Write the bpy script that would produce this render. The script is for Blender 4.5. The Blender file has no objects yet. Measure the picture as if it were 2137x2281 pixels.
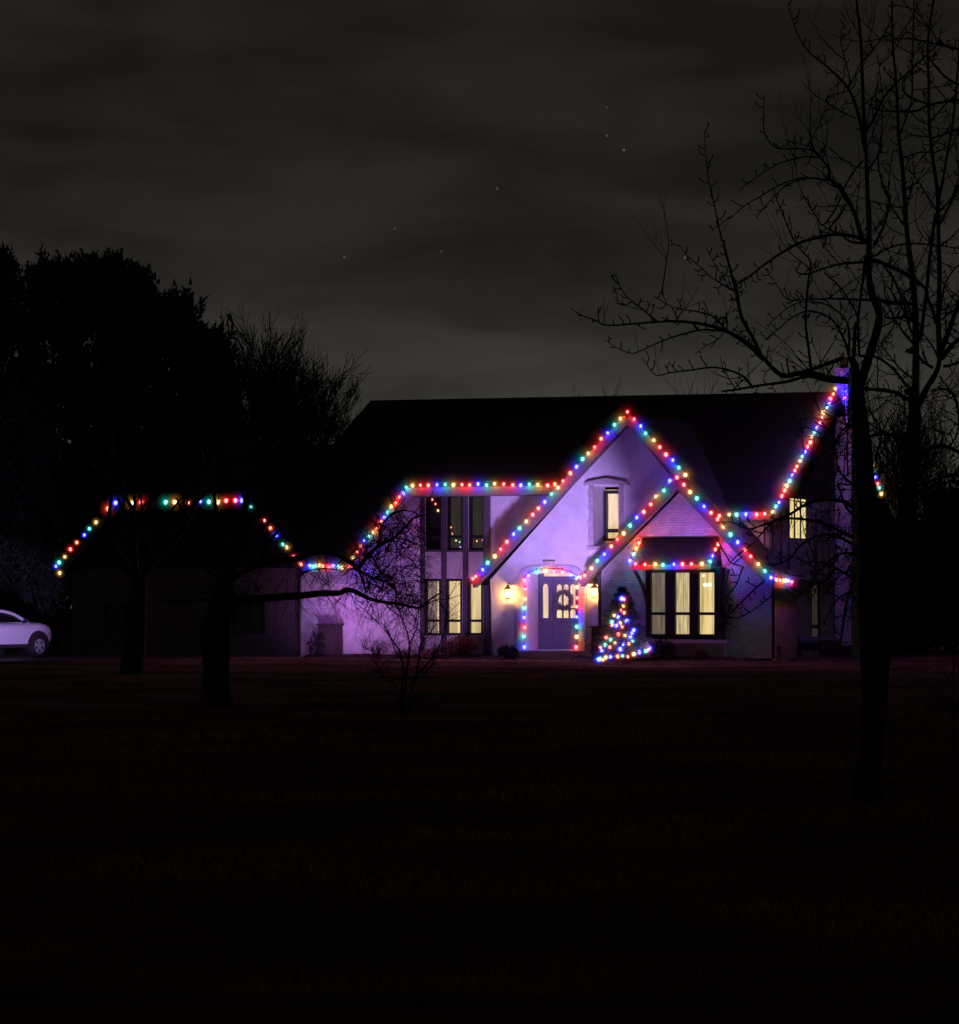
import bpy, bmesh, math, random
from mathutils import Vector, Matrix
from mathutils.geometry import tessellate_polygon

R = random.Random(7)
scn = bpy.context.scene
COL = scn.collection
F = 7000.0; CX = 1068.5; HY = 1345.0; CAMH = 1.64
D = 1.1477                                    # reading scale of the survey sketch

# ------------------------------------------------------------------ survey helpers
A_H = math.radians(26)
ca, sa = math.cos(A_H), math.sin(A_H)
P0 = Vector((8.21, 90.0, 0.0))
EU = Vector((ca, -sa, 0)); EV = Vector((sa, ca, 0))

def ray(px, py):
    return Vector(((px - CX) / F, 1.0, (HY - py) / F))
def at(px, py, Y):
    d = ray(px, py) * Y
    return Vector((d.x, d.y, d.z + CAMH))
def gy(Y):
    return HY + CAMH * F / Y
def uv(px, py, v):
    d = ray(px, py); t = (v + P0.dot(EV)) / d.dot(EV)
    P = d * t
    return ((P - P0).dot(EU), P.z + CAMH)
def vz(px, py, u):
    d = ray(px, py); t = (u + P0.dot(EU)) / d.dot(EU)
    P = d * t
    return ((P - P0).dot(EV), P.z + CAMH)
def loc3(px, py, v):
    u, z = uv(px, py, v)
    return Vector((u, v, z))
def H(p):
    p = Vector(p)
    return P0 + EU * p.x + EV * p.y + Vector((0, 0, p.z))
def crop(ox, oy, s):
    return lambda x, y: (ox + x / s, oy + y / s)
c1 = crop(1040, 880, 4.655); c2 = crop(700, 1040, 4.232); c3 = crop(1040, 1220, 6.2067)
c4 = crop(1290, 1040, 4.3225); c5 = crop(1500, 780, 2.761); c6 = crop(0, 1040, 2.586)
c7 = crop(380, 1050, 2.586); cw = crop(640, 1200, 7.1); ct = crop(1280, 1290, 8.4636)
cA = crop(1640, 0, 3.7465); cB = crop(1640, 450, 3.7465); cC = crop(1250, 550, 4.138)
c8 = crop(1240, 0, 2.0758); cE = crop(1640, 850, 3.614); cF = crop(1640, 1300, 3.614)
cK = crop(1700, 800, 6.21)
def dd(x, y): return (x * D, y * D)

# ------------------------------------------------------------------ mesh builder
class MB:
    def __init__(s): s.v = []; s.f = []; s.m = []
    def quad(s, a, b, c, d, m=0):
        n = len(s.v); s.v += [tuple(a), tuple(b), tuple(c), tuple(d)]; s.f.append((n, n+1, n+2, n+3)); s.m.append(m)
    def tri(s, a, b, c, m=0):
        n = len(s.v); s.v += [tuple(a), tuple(b), tuple(c)]; s.f.append((n, n+1, n+2)); s.m.append(m)
    def box(s, lo, hi, m=0):
        x0, y0, z0 = lo; x1, y1, z1 = hi
        s.hexa([(x0,y0,z0),(x1,y0,z0),(x1,y1,z0),(x0,y1,z0)], [(x0,y0,z1),(x1,y0,z1),(x1,y1,z1),(x0,y1,z1)], m)
    def hexa(s, b, t, m=0):
        n = len(s.v); k = len(b)
        s.v += [tuple(p) for p in b] + [tuple(p) for p in t]
        s.f.append(tuple(n + i for i in range(k))[::-1]); s.m.append(m)
        s.f.append(tuple(n + k + i for i in range(k))); s.m.append(m)
        for i in range(k):
            j = (i + 1) % k
            s.f.append((n+i, n+j, n+k+j, n+k+i)); s.m.append(m)
    def bar(s, p, q, w, h, up=Vector((0,0,1)), m=0):
        p = Vector(p); q = Vector(q); d = (q - p).normalized()
        x = d.cross(up)
        if x.length < 1e-4: x = d.cross(Vector((1,0,0)))
        x.normalize(); y = x.cross(d).normalized()
        a = x*w/2; b = y*h/2
        s.hexa([p-a-b, p+a-b, p+a+b, p-a+b], [q-a-b, q+a-b, q+a+b, q-a+b], m)
    def tube(s, pts, rad, n=5, m=0, cap=True):
        k = len(pts)
        if k < 2: return
        base = len(s.v); prev = None
        for i in range(k):
            p = pts[i]
            t = (pts[min(i+1, k-1)] - pts[max(i-1, 0)])
            if t.length < 1e-9: t = Vector((0,0,1))
            t.normalize()
            if prev is None:
                a = t.orthogonal().normalized()
            else:
                a = prev - t * prev.dot(t)
                a = a.normalized() if a.length > 1e-6 else t.orthogonal().normalized()
            prev = a; b = t.cross(a); r = rad[i]
            for j in range(n):
                an = 2*math.pi*j/n
                q = p + (a*math.cos(an) + b*math.sin(an))*r
                s.v.append((q.x, q.y, q.z))
        for i in range(k-1):
            for j in range(n):
                j2 = (j+1) % n
                s.f.append((base+i*n+j, base+i*n+j2, base+(i+1)*n+j2, base+(i+1)*n+j)); s.m.append(m)
        if cap and n > 3:
            s.f.append(tuple(base+j for j in range(n))[::-1]); s.m.append(m)
            s.f.append(tuple(base+(k-1)*n+j for j in range(n))); s.m.append(m)
    def lathe(s, prof, c=(0,0,0), n=20, m=0):
        base = len(s.v); c = Vector(c)
        for r, z in prof:
            for j in range(n):
                an = 2*math.pi*j/n
                s.v.append((c.x + r*math.cos(an), c.y + r*math.sin(an), c.z + z))
        for i in range(len(prof)-1):
            for j in range(n):
                j2 = (j+1) % n
                s.f.append((base+i*n+j, base+i*n+j2, base+(i+1)*n+j2, base+(i+1)*n+j)); s.m.append(m)
    def poly(s, loops, v0, v1, mp, m=0):
        """extrude a 2-D outline (first loop) with holes (others) between depths v0 and v1; mp(a, b, d) -> point"""
        flat = [p for l in loops for p in l]
        tris = tessellate_polygon([[Vector((a, b, 0)) for a, b in l] for l in loops])
        n = len(s.v); N = len(flat)
        s.v += [tuple(mp(a, b, v0)) for a, b in flat] + [tuple(mp(a, b, v1)) for a, b in flat]
        for t in tris:
            s.f.append((n+t[0], n+t[1], n+t[2])); s.m.append(m)
            s.f.append((n+N+t[2], n+N+t[1], n+N+t[0])); s.m.append(m)
        o = 0
        for l in loops:
            k = len(l)
            for i in range(k):
                j = (i+1) % k
                s.f.append((n+o+i, n+o+j, n+N+o+j, n+N+o+i)); s.m.append(m)
            o += k
    def sphere(s, c, r, sub=2, sc=(1,1,1), m=0):
        bm = bmesh.new(); bmesh.ops.create_icosphere(bm, subdivisions=sub, radius=r)
        n = len(s.v); c = Vector(c)
        for v in bm.verts: s.v.append((c.x+v.co.x*sc[0], c.y+v.co.y*sc[1], c.z+v.co.z*sc[2]))
        for f in bm.faces: s.f.append(tuple(n+v.index for v in f.verts)); s.m.append(m)
        bm.free()
    def mesh(s, name, mats, smooth=False, fix=True):
        me = bpy.data.meshes.new(name); me.from_pydata(s.v, [], s.f)
        if not isinstance(mats, (list, tuple)): mats = [mats]
        for x in mats: me.materials.append(x)
        if len(mats) > 1: me.polygons.foreach_set('material_index', s.m)
        if fix:
            bm = bmesh.new(); bm.from_mesh(me); bmesh.ops.recalc_face_normals(bm, faces=bm.faces); bm.to_mesh(me); bm.free()
        if smooth: me.polygons.foreach_set('use_smooth', [True]*len(me.polygons))
        me.update(); return me
    def build(s, name, mats, parent=None, smooth=False, loc=None, fix=True):
        o = bpy.data.objects.new(name, s.mesh(name, mats, smooth, fix)); COL.objects.link(o)
        if parent: o.parent = parent
        if loc is not None: o.location = loc
        return o

def empty(name, loc=(0,0,0), rz=0, parent=None):
    o = bpy.data.objects.new(name, None); COL.objects.link(o); o.location = loc; o.rotation_euler = (0,0,rz)
    o.empty_display_size = .2
    if parent: o.parent = parent
    return o
def tag(o, label=None, cat=None, group=None, kind=None):
    for k, x in (('label', label), ('category', cat), ('group', group), ('kind', kind)):
        if x: o[k] = x
    return o

# ------------------------------------------------------------------ materials
def newmat(name):
    m = bpy.data.materials.new(name); m.use_nodes = True
    nt = m.node_tree; nt.nodes.clear()
    out = nt.nodes.new('ShaderNodeOutputMaterial')
    return m, nt, out
def N(nt, t, **kw):
    n = nt.nodes.new(t)
    for k, v in kw.items(): setattr(n, k, v)
    return n
def surf(name, c1_, c2_=None, scale=6, rough=.8, bump=.3, bdist=.02, stretch=(1,1,1), metal=0, brick=None, wave=None, detail=5, spec=.5):
    m, nt, out = newmat(name); L = nt.links.new
    b = N(nt, 'ShaderNodeBsdfPrincipled'); L(b.outputs[0], out.inputs[0])
    b.inputs['Roughness'].default_value = rough; b.inputs['Specular IOR Level'].default_value = spec; b.inputs['Metallic'].default_value = metal
    tc = N(nt, 'ShaderNodeTexCoord'); mp = N(nt, 'ShaderNodeMapping'); mp.inputs['Scale'].default_value = stretch
    L(tc.outputs['Object'], mp.inputs[0])
    no = N(nt, 'ShaderNodeTexNoise'); no.inputs['Scale'].default_value = scale; no.inputs['Detail'].default_value = detail
    L(mp.outputs[0], no.inputs['Vector'])
    c2_ = c2_ or tuple(x*.75 for x in c1_)
    mx = N(nt, 'ShaderNodeMix', data_type='RGBA')
    mx.inputs[6].default_value = (*c1_, 1); mx.inputs[7].default_value = (*c2_, 1)
    cr = N(nt, 'ShaderNodeValToRGB'); cr.color_ramp.elements[0].position = .35; cr.color_ramp.elements[1].position = .68
    L(no.outputs[0], cr.inputs[0]); L(cr.outputs[0], mx.inputs[0])
    colout = mx.outputs[2]; hsrc = no.outputs[0]
    if brick:
        # brick courses on an upright wall: u -> x, z -> y
        sx = N(nt, 'ShaderNodeSeparateXYZ'); cx = N(nt, 'ShaderNodeCombineXYZ'); ad = N(nt, 'ShaderNodeMath', operation='ADD')
        L(tc.outputs['Object'], sx.inputs[0]); L(sx.outputs[0], ad.inputs[0]); L(sx.outputs[1], ad.inputs[1])
        L(ad.outputs[0], cx.inputs[0]); L(sx.outputs[2], cx.inputs[1])
        # wander of the courses
        n2 = N(nt, 'ShaderNodeTexNoise'); n2.inputs['Scale'].default_value = 2.2; L(tc.outputs['Object'], n2.inputs['Vector'])
        mr = N(nt, 'ShaderNodeVectorMath', operation='MULTIPLY_ADD'); mr.inputs[1].default_value = (.03,.05,0)
        L(n2.outputs[1], mr.inputs[0]); L(cx.outputs[0], mr.inputs[2])
        br = N(nt, 'ShaderNodeTexBrick'); L(mr.outputs[0], br.inputs[0])
        br.inputs['Scale'].default_value = 1; br.inputs['Brick Width'].default_value = brick[0]; br.inputs['Row Height'].default_value = brick[1]
        br.inputs['Mortar Size'].default_value = brick[2]; br.inputs['Mortar Smooth'].default_value = .4
        br.inputs[1].default_value = (1,1,1,1); br.inputs[2].default_value = (.8,.8,.8,1); br.inputs[3].default_value = (brick[3],)*3+(1,)
        mu = N(nt, 'ShaderNodeMix', data_type='RGBA', blend_type='MULTIPLY'); mu.inputs[0].default_value = 1
        L(colout, mu.inputs[6]); L(br.outputs[0], mu.inputs[7]); colout = mu.outputs[2]
        hm = N(nt, 'ShaderNodeMath', operation='MULTIPLY_ADD'); hm.inputs[1].default_value = -1.5
        L(br.outputs['Fac'], hm.inputs[0]); L(no.outputs[0], hm.inputs[2]); hsrc = hm.outputs[0]
    if wave:
        wv = N(nt, 'ShaderNodeTexWave', bands_direction=wave[0]); wv.inputs['Scale'].default_value = wave[1]; wv.inputs['Distortion'].default_value = wave[2]
        L(tc.outputs['Object'], wv.inputs[0])
        hm = N(nt, 'ShaderNodeMath', operation='MULTIPLY_ADD'); hm.inputs[1].default_value = 1.2
        L(wv.outputs[1], hm.inputs[0]); L(no.outputs[0], hm.inputs[2]); hsrc = hm.outputs[0]
    bp = N(nt, 'ShaderNodeBump'); bp.inputs['Strength'].default_value = bump; bp.inputs['Distance'].default_value = bdist
    L(hsrc, bp.inputs['Height']); L(bp.outputs[0], b.inputs['Normal']); L(colout, b.inputs['Base Color'])
    return m
def emis(name, col, strength=1.0, sample='AUTO'):
    m, nt, out = newmat(name); e = N(nt, 'ShaderNodeEmission'); e.inputs[0].default_value = (*col, 1); e.inputs[1].default_value = strength
    nt.links.new(e.outputs[0], out.inputs[0]); m.cycles.emission_sampling = sample
    return m
def glowvol(name, col, strength):
    """added emissive volume round a lit lamp, imitating lens bloom"""
    m, nt, out = newmat(name); e = N(nt, 'ShaderNodeEmission'); e.inputs[0].default_value = (*col, 1); e.inputs[1].default_value = strength
    nt.links.new(e.outputs[0], out.inputs[1])
    m.cycles.emission_sampling = 'NONE'
    return m
def curtain(name, cA_, cB_, strength, scale=9, hor='X'):
    """back-lit cloth with soft vertical folds"""
    m, nt, out = newmat(name); L = nt.links.new
    tc = N(nt, 'ShaderNodeTexCoord'); sx = N(nt, 'ShaderNodeSeparateXYZ'); L(tc.outputs['Object'], sx.inputs[0])
    ad = N(nt, 'ShaderNodeMath', operation='ADD'); L(sx.outputs[0], ad.inputs[0]); L(sx.outputs[1], ad.inputs[1])
    cb = N(nt, 'ShaderNodeCombineXYZ'); zz = N(nt, 'ShaderNodeMath', operation='MULTIPLY'); zz.inputs[1].default_value = .06
    L(sx.outputs[2], zz.inputs[0]); L(ad.outputs[0], cb.inputs[0]); L(zz.outputs[0], cb.inputs[2])
    no = N(nt, 'ShaderNodeTexNoise'); no.inputs['Scale'].default_value = scale; no.inputs['Detail'].default_value = 3; L(cb.outputs[0], no.inputs[0])
    cr = N(nt, 'ShaderNodeValToRGB'); cr.color_ramp.elements[0].position = .36; cr.color_ramp.elements[1].position = .62
    cr.color_ramp.elements[0].color = (*cA_, 1); cr.color_ramp.elements[1].color = (*cB_, 1); L(no.outputs[0], cr.inputs[0])
    e = N(nt, 'ShaderNodeEmission'); e.inputs[1].default_value = strength; L(cr.outputs[0], e.inputs[0])
    d = N(nt, 'ShaderNodeBsdfDiffuse'); d.inputs[0].default_value = (.4,.36,.3,1) if strength > .5 else (.05,.045,.05,1); a = N(nt, 'ShaderNodeAddShader')
    L(e.outputs[0], a.inputs[0]); L(d.outputs[0], a.inputs[1]); L(a.outputs[0], out.inputs[0])
    return m
def glass(name, tint=(1,1,1)):
    m, nt, out = newmat(name); L = nt.links.new
    t = N(nt, 'ShaderNodeBsdfTransparent'); t.inputs[0].default_value = (*tint, 1)
    g = N(nt, 'ShaderNodeBsdfGlossy'); g.inputs['Roughness'].default_value = .03
    no = N(nt, 'ShaderNodeTexNoise'); no.inputs['Scale'].default_value = 5; bp = N(nt, 'ShaderNodeBump'); bp.inputs['Strength'].default_value = .08
    L(no.outputs[0], bp.inputs['Height']); L(bp.outputs[0], g.inputs['Normal'])
    f = N(nt, 'ShaderNodeFresnel'); f.inputs[0].default_value = 1.5
    x = N(nt, 'ShaderNodeMixShader'); L(f.outputs[0], x.inputs[0]); L(t.outputs[0], x.inputs[1]); L(g.outputs[0], x.inputs[2]); L(x.outputs[0], out.inputs[0])
    return m

M = {}
M['stucco'] = surf('painted_stucco', (.78,.76,.74), (.66,.64,.62), scale=3, bump=.5, bdist=.03, rough=.9)
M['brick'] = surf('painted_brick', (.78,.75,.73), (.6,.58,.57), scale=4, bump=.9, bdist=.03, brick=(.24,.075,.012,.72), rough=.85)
M['garagebrick'] = surf('unlit_painted_brick', (.22,.185,.155), (.15,.125,.11), scale=4, bump=.9, bdist=.03, brick=(.24,.075,.012,.72), rough=.85)  # white painted brick darkened to stand for the unlit garage front
M['endstucco'] = surf('shaded_end_stucco', (.36,.35,.34), (.28,.27,.26), scale=3, bump=.5, bdist=.03, rough=.9)  # wall stucco darkened: shade of the right-facing walls put into the colour
M['chimbrick'] = surf('darkened_painted_chimney_brick', (.5,.48,.47), (.38,.36,.35), scale=4, bump=.9, bdist=.03, brick=(.24,.075,.012,.6), rough=.85)  # white chimney brick darkened, the weaker light put into its colour
M['cabwood'] = surf('old_brown_cabinet_wood', (.07,.05,.045), (.035,.025,.024), scale=9, stretch=(6,6,1), bump=.5)
M['wreath'] = surf('frosted_wreath_greens', (.16,.17,.15), (.09,.10,.08), scale=20, bump=.2)
M['fir'] = surf('young_fir_needles', (.09,.15,.08), (.05,.09,.05), scale=6, bump=.2)
M['stone'] = surf('cut_stone', (.56,.5,.47), (.42,.37,.35), scale=9, bump=.6, rough=.85)
M['roof'] = surf('dark_shingle', (.019,.017,.017), (.009,.008,.009), scale=14, spec=.3, bump=1, bdist=.03, brick=(.3,.14,.008,.6), rough=.85)
M['fascia'] = surf('weathered_fascia', (.15,.125,.125), (.10,.085,.085), scale=8, stretch=(1,1,5), bump=.3)
M['timber'] = surf('dark_timber', (.12,.11,.115), (.07,.06,.065), scale=9, stretch=(6,6,1), bump=.5)
M['siding'] = surf('dark_stained_siding', (.02,.017,.017), (.012,.01,.01), scale=5, stretch=(5,5,.5), bump=.4, wave=('X', 5, .3))
M['frame'] = surf('black_window_frame', (.012,.011,.012), (.02,.018,.02), scale=20, rough=.5, bump=.1)
M['door'] = surf('painted_door_panel', (.13,.14,.19), (.10,.11,.15), scale=10, stretch=(5,5,1), rough=.5, bump=.15)
M['metal'] = surf('black_iron', (.01,.01,.01), (.02,.02,.02), scale=30, rough=.45, bump=.2)
M['pipe'] = surf('dark_downspout_metal', (.02,.018,.018), (.03,.026,.026), scale=10, rough=.5, bump=.1)
M['bark'] = surf('dark_wet_bark', (.02,.016,.013), (.009,.007,.006), scale=16, stretch=(1,1,.25), bump=1, bdist=.02, rough=.95)
M['barkfar'] = surf('grey_bark', (.05,.042,.036), (.03,.025,.022), scale=9, stretch=(1,1,.3), bump=.7, rough=.95)
M['twig'] = surf('thin_twig_bark', (.022,.017,.014), (.012,.009,.008), scale=20, bump=.3, rough=.95)
M['needle'] = surf('dark_evergreen_needles', (.03,.045,.025), (.014,.022,.012), scale=2, bump=.2, rough=.9)
M['needle2'] = surf('bluish_evergreen_needles', (.04,.045,.038), (.015,.02,.016), scale=1.5, bump=.2, rough=.9)
M['lawn'] = surf('winter_lawn', (.15,.092,.052), (.06,.04,.024), scale=.9, spec=0, stretch=(.35,1.6,1), bump=.8, bdist=.05, rough=.95, detail=9)
M['mulch'] = surf('dark_wet_mulch', (.016,.010,.007), (.04,.024,.018), scale=14, spec=.1, bump=1, bdist=.06, rough=.95)
M['asphalt'] = surf('old_asphalt', (.05,.048,.046), (.035,.034,.033), scale=12, bump=.4, rough=.9)
M['redbush'] = surf('dry_red_leaves', (.30,.07,.05), (.16,.05,.04), scale=6, bump=.2, rough=.8)
M['drygrass'] = surf('dry_plant_stalks', (.16,.11,.08), (.08,.06,.05), scale=8, bump=.2)
M['pot'] = surf('dark_glazed_planter', (.04,.035,.035), (.02,.018,.018), scale=8, rough=.4)
M['carpaint'] = surf('white_car_paint', (.72,.72,.73), (.70,.70,.71), scale=2, rough=.22, bump=.02)
M['cladding'] = surf('black_plastic_cladding', (.015,.015,.016), (.02,.02,.021), scale=30, rough=.6, bump=.2)
M['tyre'] = surf('tyre_rubber', (.012,.012,.012), (.018,.018,.018), scale=40, rough=.85)
M['rim'] = surf('silver_alloy', (.55,.55,.57), (.5,.5,.52), scale=10, rough=.3, metal=.4, bump=.02)
M['carglass'] = surf('tinted_car_glass', (.008,.008,.01), (.008,.008,.01), scale=1, rough=.06, bump=0)
M['pane'] = glass('window_glass', (.97,.97,.97))
M['pane_low'] = glass('weak_reflection_glass', (.9,.9,.9)); [setattr(n.inputs[0], 'default_value', 1.12) for n in M['pane_low'].node_tree.nodes if n.type == 'FRESNEL']  # reflection lowered so the dark windows stay black
M['cur_warm'] = curtain('warm_lit_curtain', (.46,.34,.13), (.84,.66,.30), 1.15)
M['cur_pleat'] = curtain('warm_lit_pleats', (.36,.27,.13), (.85,.68,.36), .95, scale=22)
M['cur_dull'] = curtain('half_dark_curtain', (.09,.065,.05), (.24,.19,.13), .9, scale=18)
M['cur_dark'] = curtain('faint_glow_curtain', (.05,.04,.034), (.085,.066,.056), .42, scale=14)  # faint window glow put into the cloth as emission
M['cur_black'] = curtain('dark_room_blind', (.0015,.0012,.0015), (.003,.0025,.003), .5, scale=6)
M['cord'] = surf('green_light_cord', (.01,.02,.012), (.01,.015,.01), scale=20, rough=.6)
M['chrome'] = surf('galvanised_cap', (.1,.1,.1), (.15,.15,.15), scale=10, rough=.5)

# ------------------------------------------------------------------ world: cloudy night sky
w = bpy.data.worlds.new('World'); scn.world = w; w.use_nodes = True
nt = w.node_tree; nt.nodes.clear(); L = nt.links.new
out = N(nt, 'ShaderNodeOutputWorld'); bg = N(nt, 'ShaderNodeBackground'); L(bg.outputs[0], out.inputs[0])
tc = N(nt, 'ShaderNodeTexCoord'); sx = N(nt, 'ShaderNodeSeparateXYZ'); L(tc.outputs['Generated'], sx.inputs[0])
mp = N(nt, 'ShaderNodeMapping'); mp.inputs['Scale'].default_value = (13, 13, 42); mp.inputs['Rotation'].default_value = (0, math.radians(2.5), 0)
L(tc.outputs['Generated'], mp.inputs[0])
no = N(nt, 'ShaderNodeTexNoise'); no.inputs['Scale'].default_value = 1; no.inputs['Detail'].default_value = 5; no.inputs['Roughness'].default_value = .5; no.inputs['Distortion'].default_value = .4
L(mp.outputs[0], no.inputs[0])
cr = N(nt, 'ShaderNodeValToRGB'); e = cr.color_ramp.elements
e[0].position = 0; e[0].color = (.050,.0465,.0395,1); e[1].position = 1; e[1].color = (.009,.008,.0065,1)
for p, c in ((.24, (.046,.043,.037)), (.31, (.037,.0345,.030)), (.38, (.0245,.0223,.0200)), (.46, (.0190,.0170,.0150)), (.62, (.0150,.0134,.0114)), (.8, (.0148,.0126,.0102))):
    x = e.new(p); x.color = (*c, 1)
mz = N(nt, 'ShaderNodeMath', operation='MULTIPLY'); mz.inputs[1].default_value = 4.2; L(sx.outputs[2], mz.inputs[0]); L(mz.outputs[0], cr.inputs[0])
mr = N(nt, 'ShaderNodeMapRange'); mr.inputs[1].default_value = .33; mr.inputs[2].default_value = .67; mr.inputs[3].default_value = .66; mr.inputs[4].default_value = 1.28
L(no.outputs[0], mr.inputs[0])
ml = N(nt, 'ShaderNodeVectorMath', operation='SCALE'); L(cr.outputs[0], ml.inputs[0]); L(mr.outputs[0], ml.inputs['Scale'])
acc = ml.outputs[0]
for px, py, s in ((1352,239,.05),(1353,302,.10),(1390,334,.13),(1108,420,.09),(879,509,.07),(983,560,.06),(767,572,.09),(1527,574,.12)):
    d_ = ray(px, py).normalized()
    vd = N(nt, 'ShaderNodeVectorMath', operation='DISTANCE'); vd.inputs[1].default_value = d_
    nn = N(nt, 'ShaderNodeVectorMath', operation='NORMALIZE'); L(tc.outputs['Generated'], nn.inputs[0]); L(nn.outputs[0], vd.inputs[0])
    m1 = N(nt, 'ShaderNodeMapRange'); m1.inputs[1].default_value = .0001; m1.inputs[2].default_value = .0005; m1.inputs[3].default_value = s; m1.inputs[4].default_value = 0
    L(vd.outputs['Value'], m1.inputs[0])
    sc_ = N(nt, 'ShaderNodeVectorMath', operation='SCALE'); sc_.inputs[0].default_value = (.8,.77,.68); L(m1.outputs[0], sc_.inputs['Scale'])
    ad = N(nt, 'ShaderNodeVectorMath', operation='ADD'); L(acc, ad.inputs[0]); L(sc_.outputs[0], ad.inputs[1]); acc = ad.outputs[0]
L(acc, bg.inputs[0]); bg.inputs[1].default_value = 1

# ------------------------------------------------------------------ camera
cam = bpy.data.cameras.new('camera'); co = bpy.data.objects.new('camera', cam); COL.objects.link(co); scn.camera = co
co.location = (0, 0, CAMH); co.rotation_euler = (math.radians(90), 0, 0)
cam.sensor_fit = 'HORIZONTAL'; cam.sensor_width = 36; cam.lens = F / 2137 * 36; cam.shift_y = (HY - 1140.5) / 2137
cam.clip_end = 3000
scn.view_settings.view_transform = 'Standard'; scn.view_settings.look = 'None'; scn.view_settings.exposure = 0; scn.view_settings.gamma = 1
scn.render.use_motion_blur = False
cy = scn.cycles
cy.max_bounces = 6; cy.diffuse_bounces = 3; cy.glossy_bounces = 3; cy.transparent_max_bounces = 24; cy.volume_bounces = 0
cy.use_denoising = True; cy.sample_clamp_indirect = 3.0; cy.use_light_tree = True

# ------------------------------------------------------------------ ground
g = MB()
nx, ny = 90, 120
def hgt(x, y):
    return 0.0
xs = [-400 + 800*i/nx for i in range(nx+1)]
ys = [-60 + 760*(j/ny) for j in range(ny+1)]
for j in range(ny):
    for i in range(nx):
        g.quad((xs[i], ys[j], 0), (xs[i+1], ys[j], 0), (xs[i+1], ys[j+1], 0), (xs[i], ys[j+1], 0))
tag(g.build('lawn', M['lawn']), kind='structure')
# driveway where the car stands
g = MB(); g.quad((-30,84,.004), (-11.2,90,.004), (-6,150,.004), (-30,150,.004))
tag(g.build('driveway', M['asphalt']), kind='structure')

# ------------------------------------------------------------------ HOUSE
house = tag(empty('house', P0, -A_H), 'long white painted house with steep dark roof, lit windows and two front gables', 'house')
vG, vB = -0.8, -1.7
front = lambda a, b, d: (a, d, b)            # (u, z, v)
side = lambda a, b, d: (d, a, b)             # (v, z, u)
UV = lambda pts, v: [uv(x, y, v) for x, y in pts]

def rect(px0, py0, px1, py1, v):
    u0, z1 = uv(px0, py0, v); u1, z0 = uv(px1, py1, v)
    return u0, u1, z0, z1
def rl(r): return [(r[0], r[2]), (r[1], r[2]), (r[1], r[3]), (r[0], r[3])]

def window(r, v, cur, transom=None, mull=(), fw=.07, mp=front, name='window', lab=None, inset=.05, d=1, room=.12):
    """frame with bars, glass pane and curtain behind; r = (a0, a1, z0, z1) in the wall plane"""
    a0, a1, z0, z1 = r; s = d
    m = MB()
    def bx(x0, x1, y0, y1, w0, w1):
        m.poly([[(x0,y0),(x1,y0),(x1,y1),(x0,y1)]], w0, w1, mp)
    f0, f1 = v + s*inset*.0 - s*.02, v + s*(inset+.05)
    bx(a0, a0+fw, z0, z1, f0, f1); bx(a1-fw, a1, z0, z1, f0, f1)
    bx(a0+fw, a1-fw, z0, z0+fw, f0, f1); bx(a0+fw, a1-fw, z1-fw, z1, f0, f1)
    if transom:
        bx(a0+fw, a1-fw, transom-fw*.55, transom+fw*.55, f0+.004*s, f1-.004*s)
    for k in mull: bx(k-.02, k+.02, z0+fw, z1-fw, f0+.01*s, f1-.01*s)
    fr = m.build(name, M['frame'], house)
    if lab: fr['label'] = lab
    g_ = MB(); pv = v + s*.03
    g_.poly([[(a0+fw*.9,z0+fw*.9),(a1-fw*.9,z0+fw*.9),(a1-fw*.9,z1-fw*.9),(a0+fw*.9,z1-fw*.9)]], pv, pv+.006*s, mp)
    g_.build('pane', M['pane_low' if cur is M['cur_black'] else 'pane'], fr)
    c = MB(); cv = v + s*(inset+room)
    c.poly([[(a0-.02,z0-.02),(a1+.02,z0-.02),(a1+.02,z1+.02),(a0-.02,z1+.02)]], cv, cv+.01*s, mp)
    c.build('curtain', cur, fr)
    return fr

# --- main front wall (v = 0) with the six windows of the timbered bay
up = [rect(*c2(1052,265), *c2(1202,785), 0), rect(*c2(1252,265), *c2(1407,785), 0), rect(*c2(1458,265), *c2(1607,785), 0)]
lo = [rect(*c2(1038,1055), *c2(1196,1588), 0), rect(*c2(1240,1055), *c2(1396,1588), 0), rect(*c2(1446,1055), *c2(1592,1588), 0)]
uL = uv(672, 1400, 0)[0]; uGR = uv(663,1400,0)[0]
top = UV([(672,1266), (796,1262), (915,1092), (1320,1088)], 0)
uSp = uv(1101,1400,vG)[0] + .15
uTp = uv(1290,1088,0)[0]; uL = uGR + .064
outer = [(uL, -.2), (uL, top[0][1])] + top[1:3] + [(uTp, top[3][1]), (uTp, 3.1), (uSp, 3.1), (uSp, -.2)]
m = MB(); m.poly([outer] + [rl(r) for r in up + lo], 0, .25, front)
m.build('wall', M['stucco'], house)
m = MB(); m.poly([[(uv(1560,1400,vG)[0]-.3,-.2),(0,-.2),(0,4.35),(uv(1560,1400,vG)[0]-.3,4.35)]], 0, .25, front)
m.build('wall', M['stucco'], house)
tz_u = uv(*c2(1100,660), 0)[1]; tz_l = uv(*c2(1100,1450), 0)[1]
for r, c in zip(up, (M['cur_black'], M['cur_dark'], M['cur_dark'])): window(r, .03, c, transom=tz_u, fw=.07)
for r, c in zip(lo, (M['cur_warm'], M['cur_warm'], M['cur_warm'])): window(r, .03, c, transom=tz_l, fw=.07)
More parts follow.
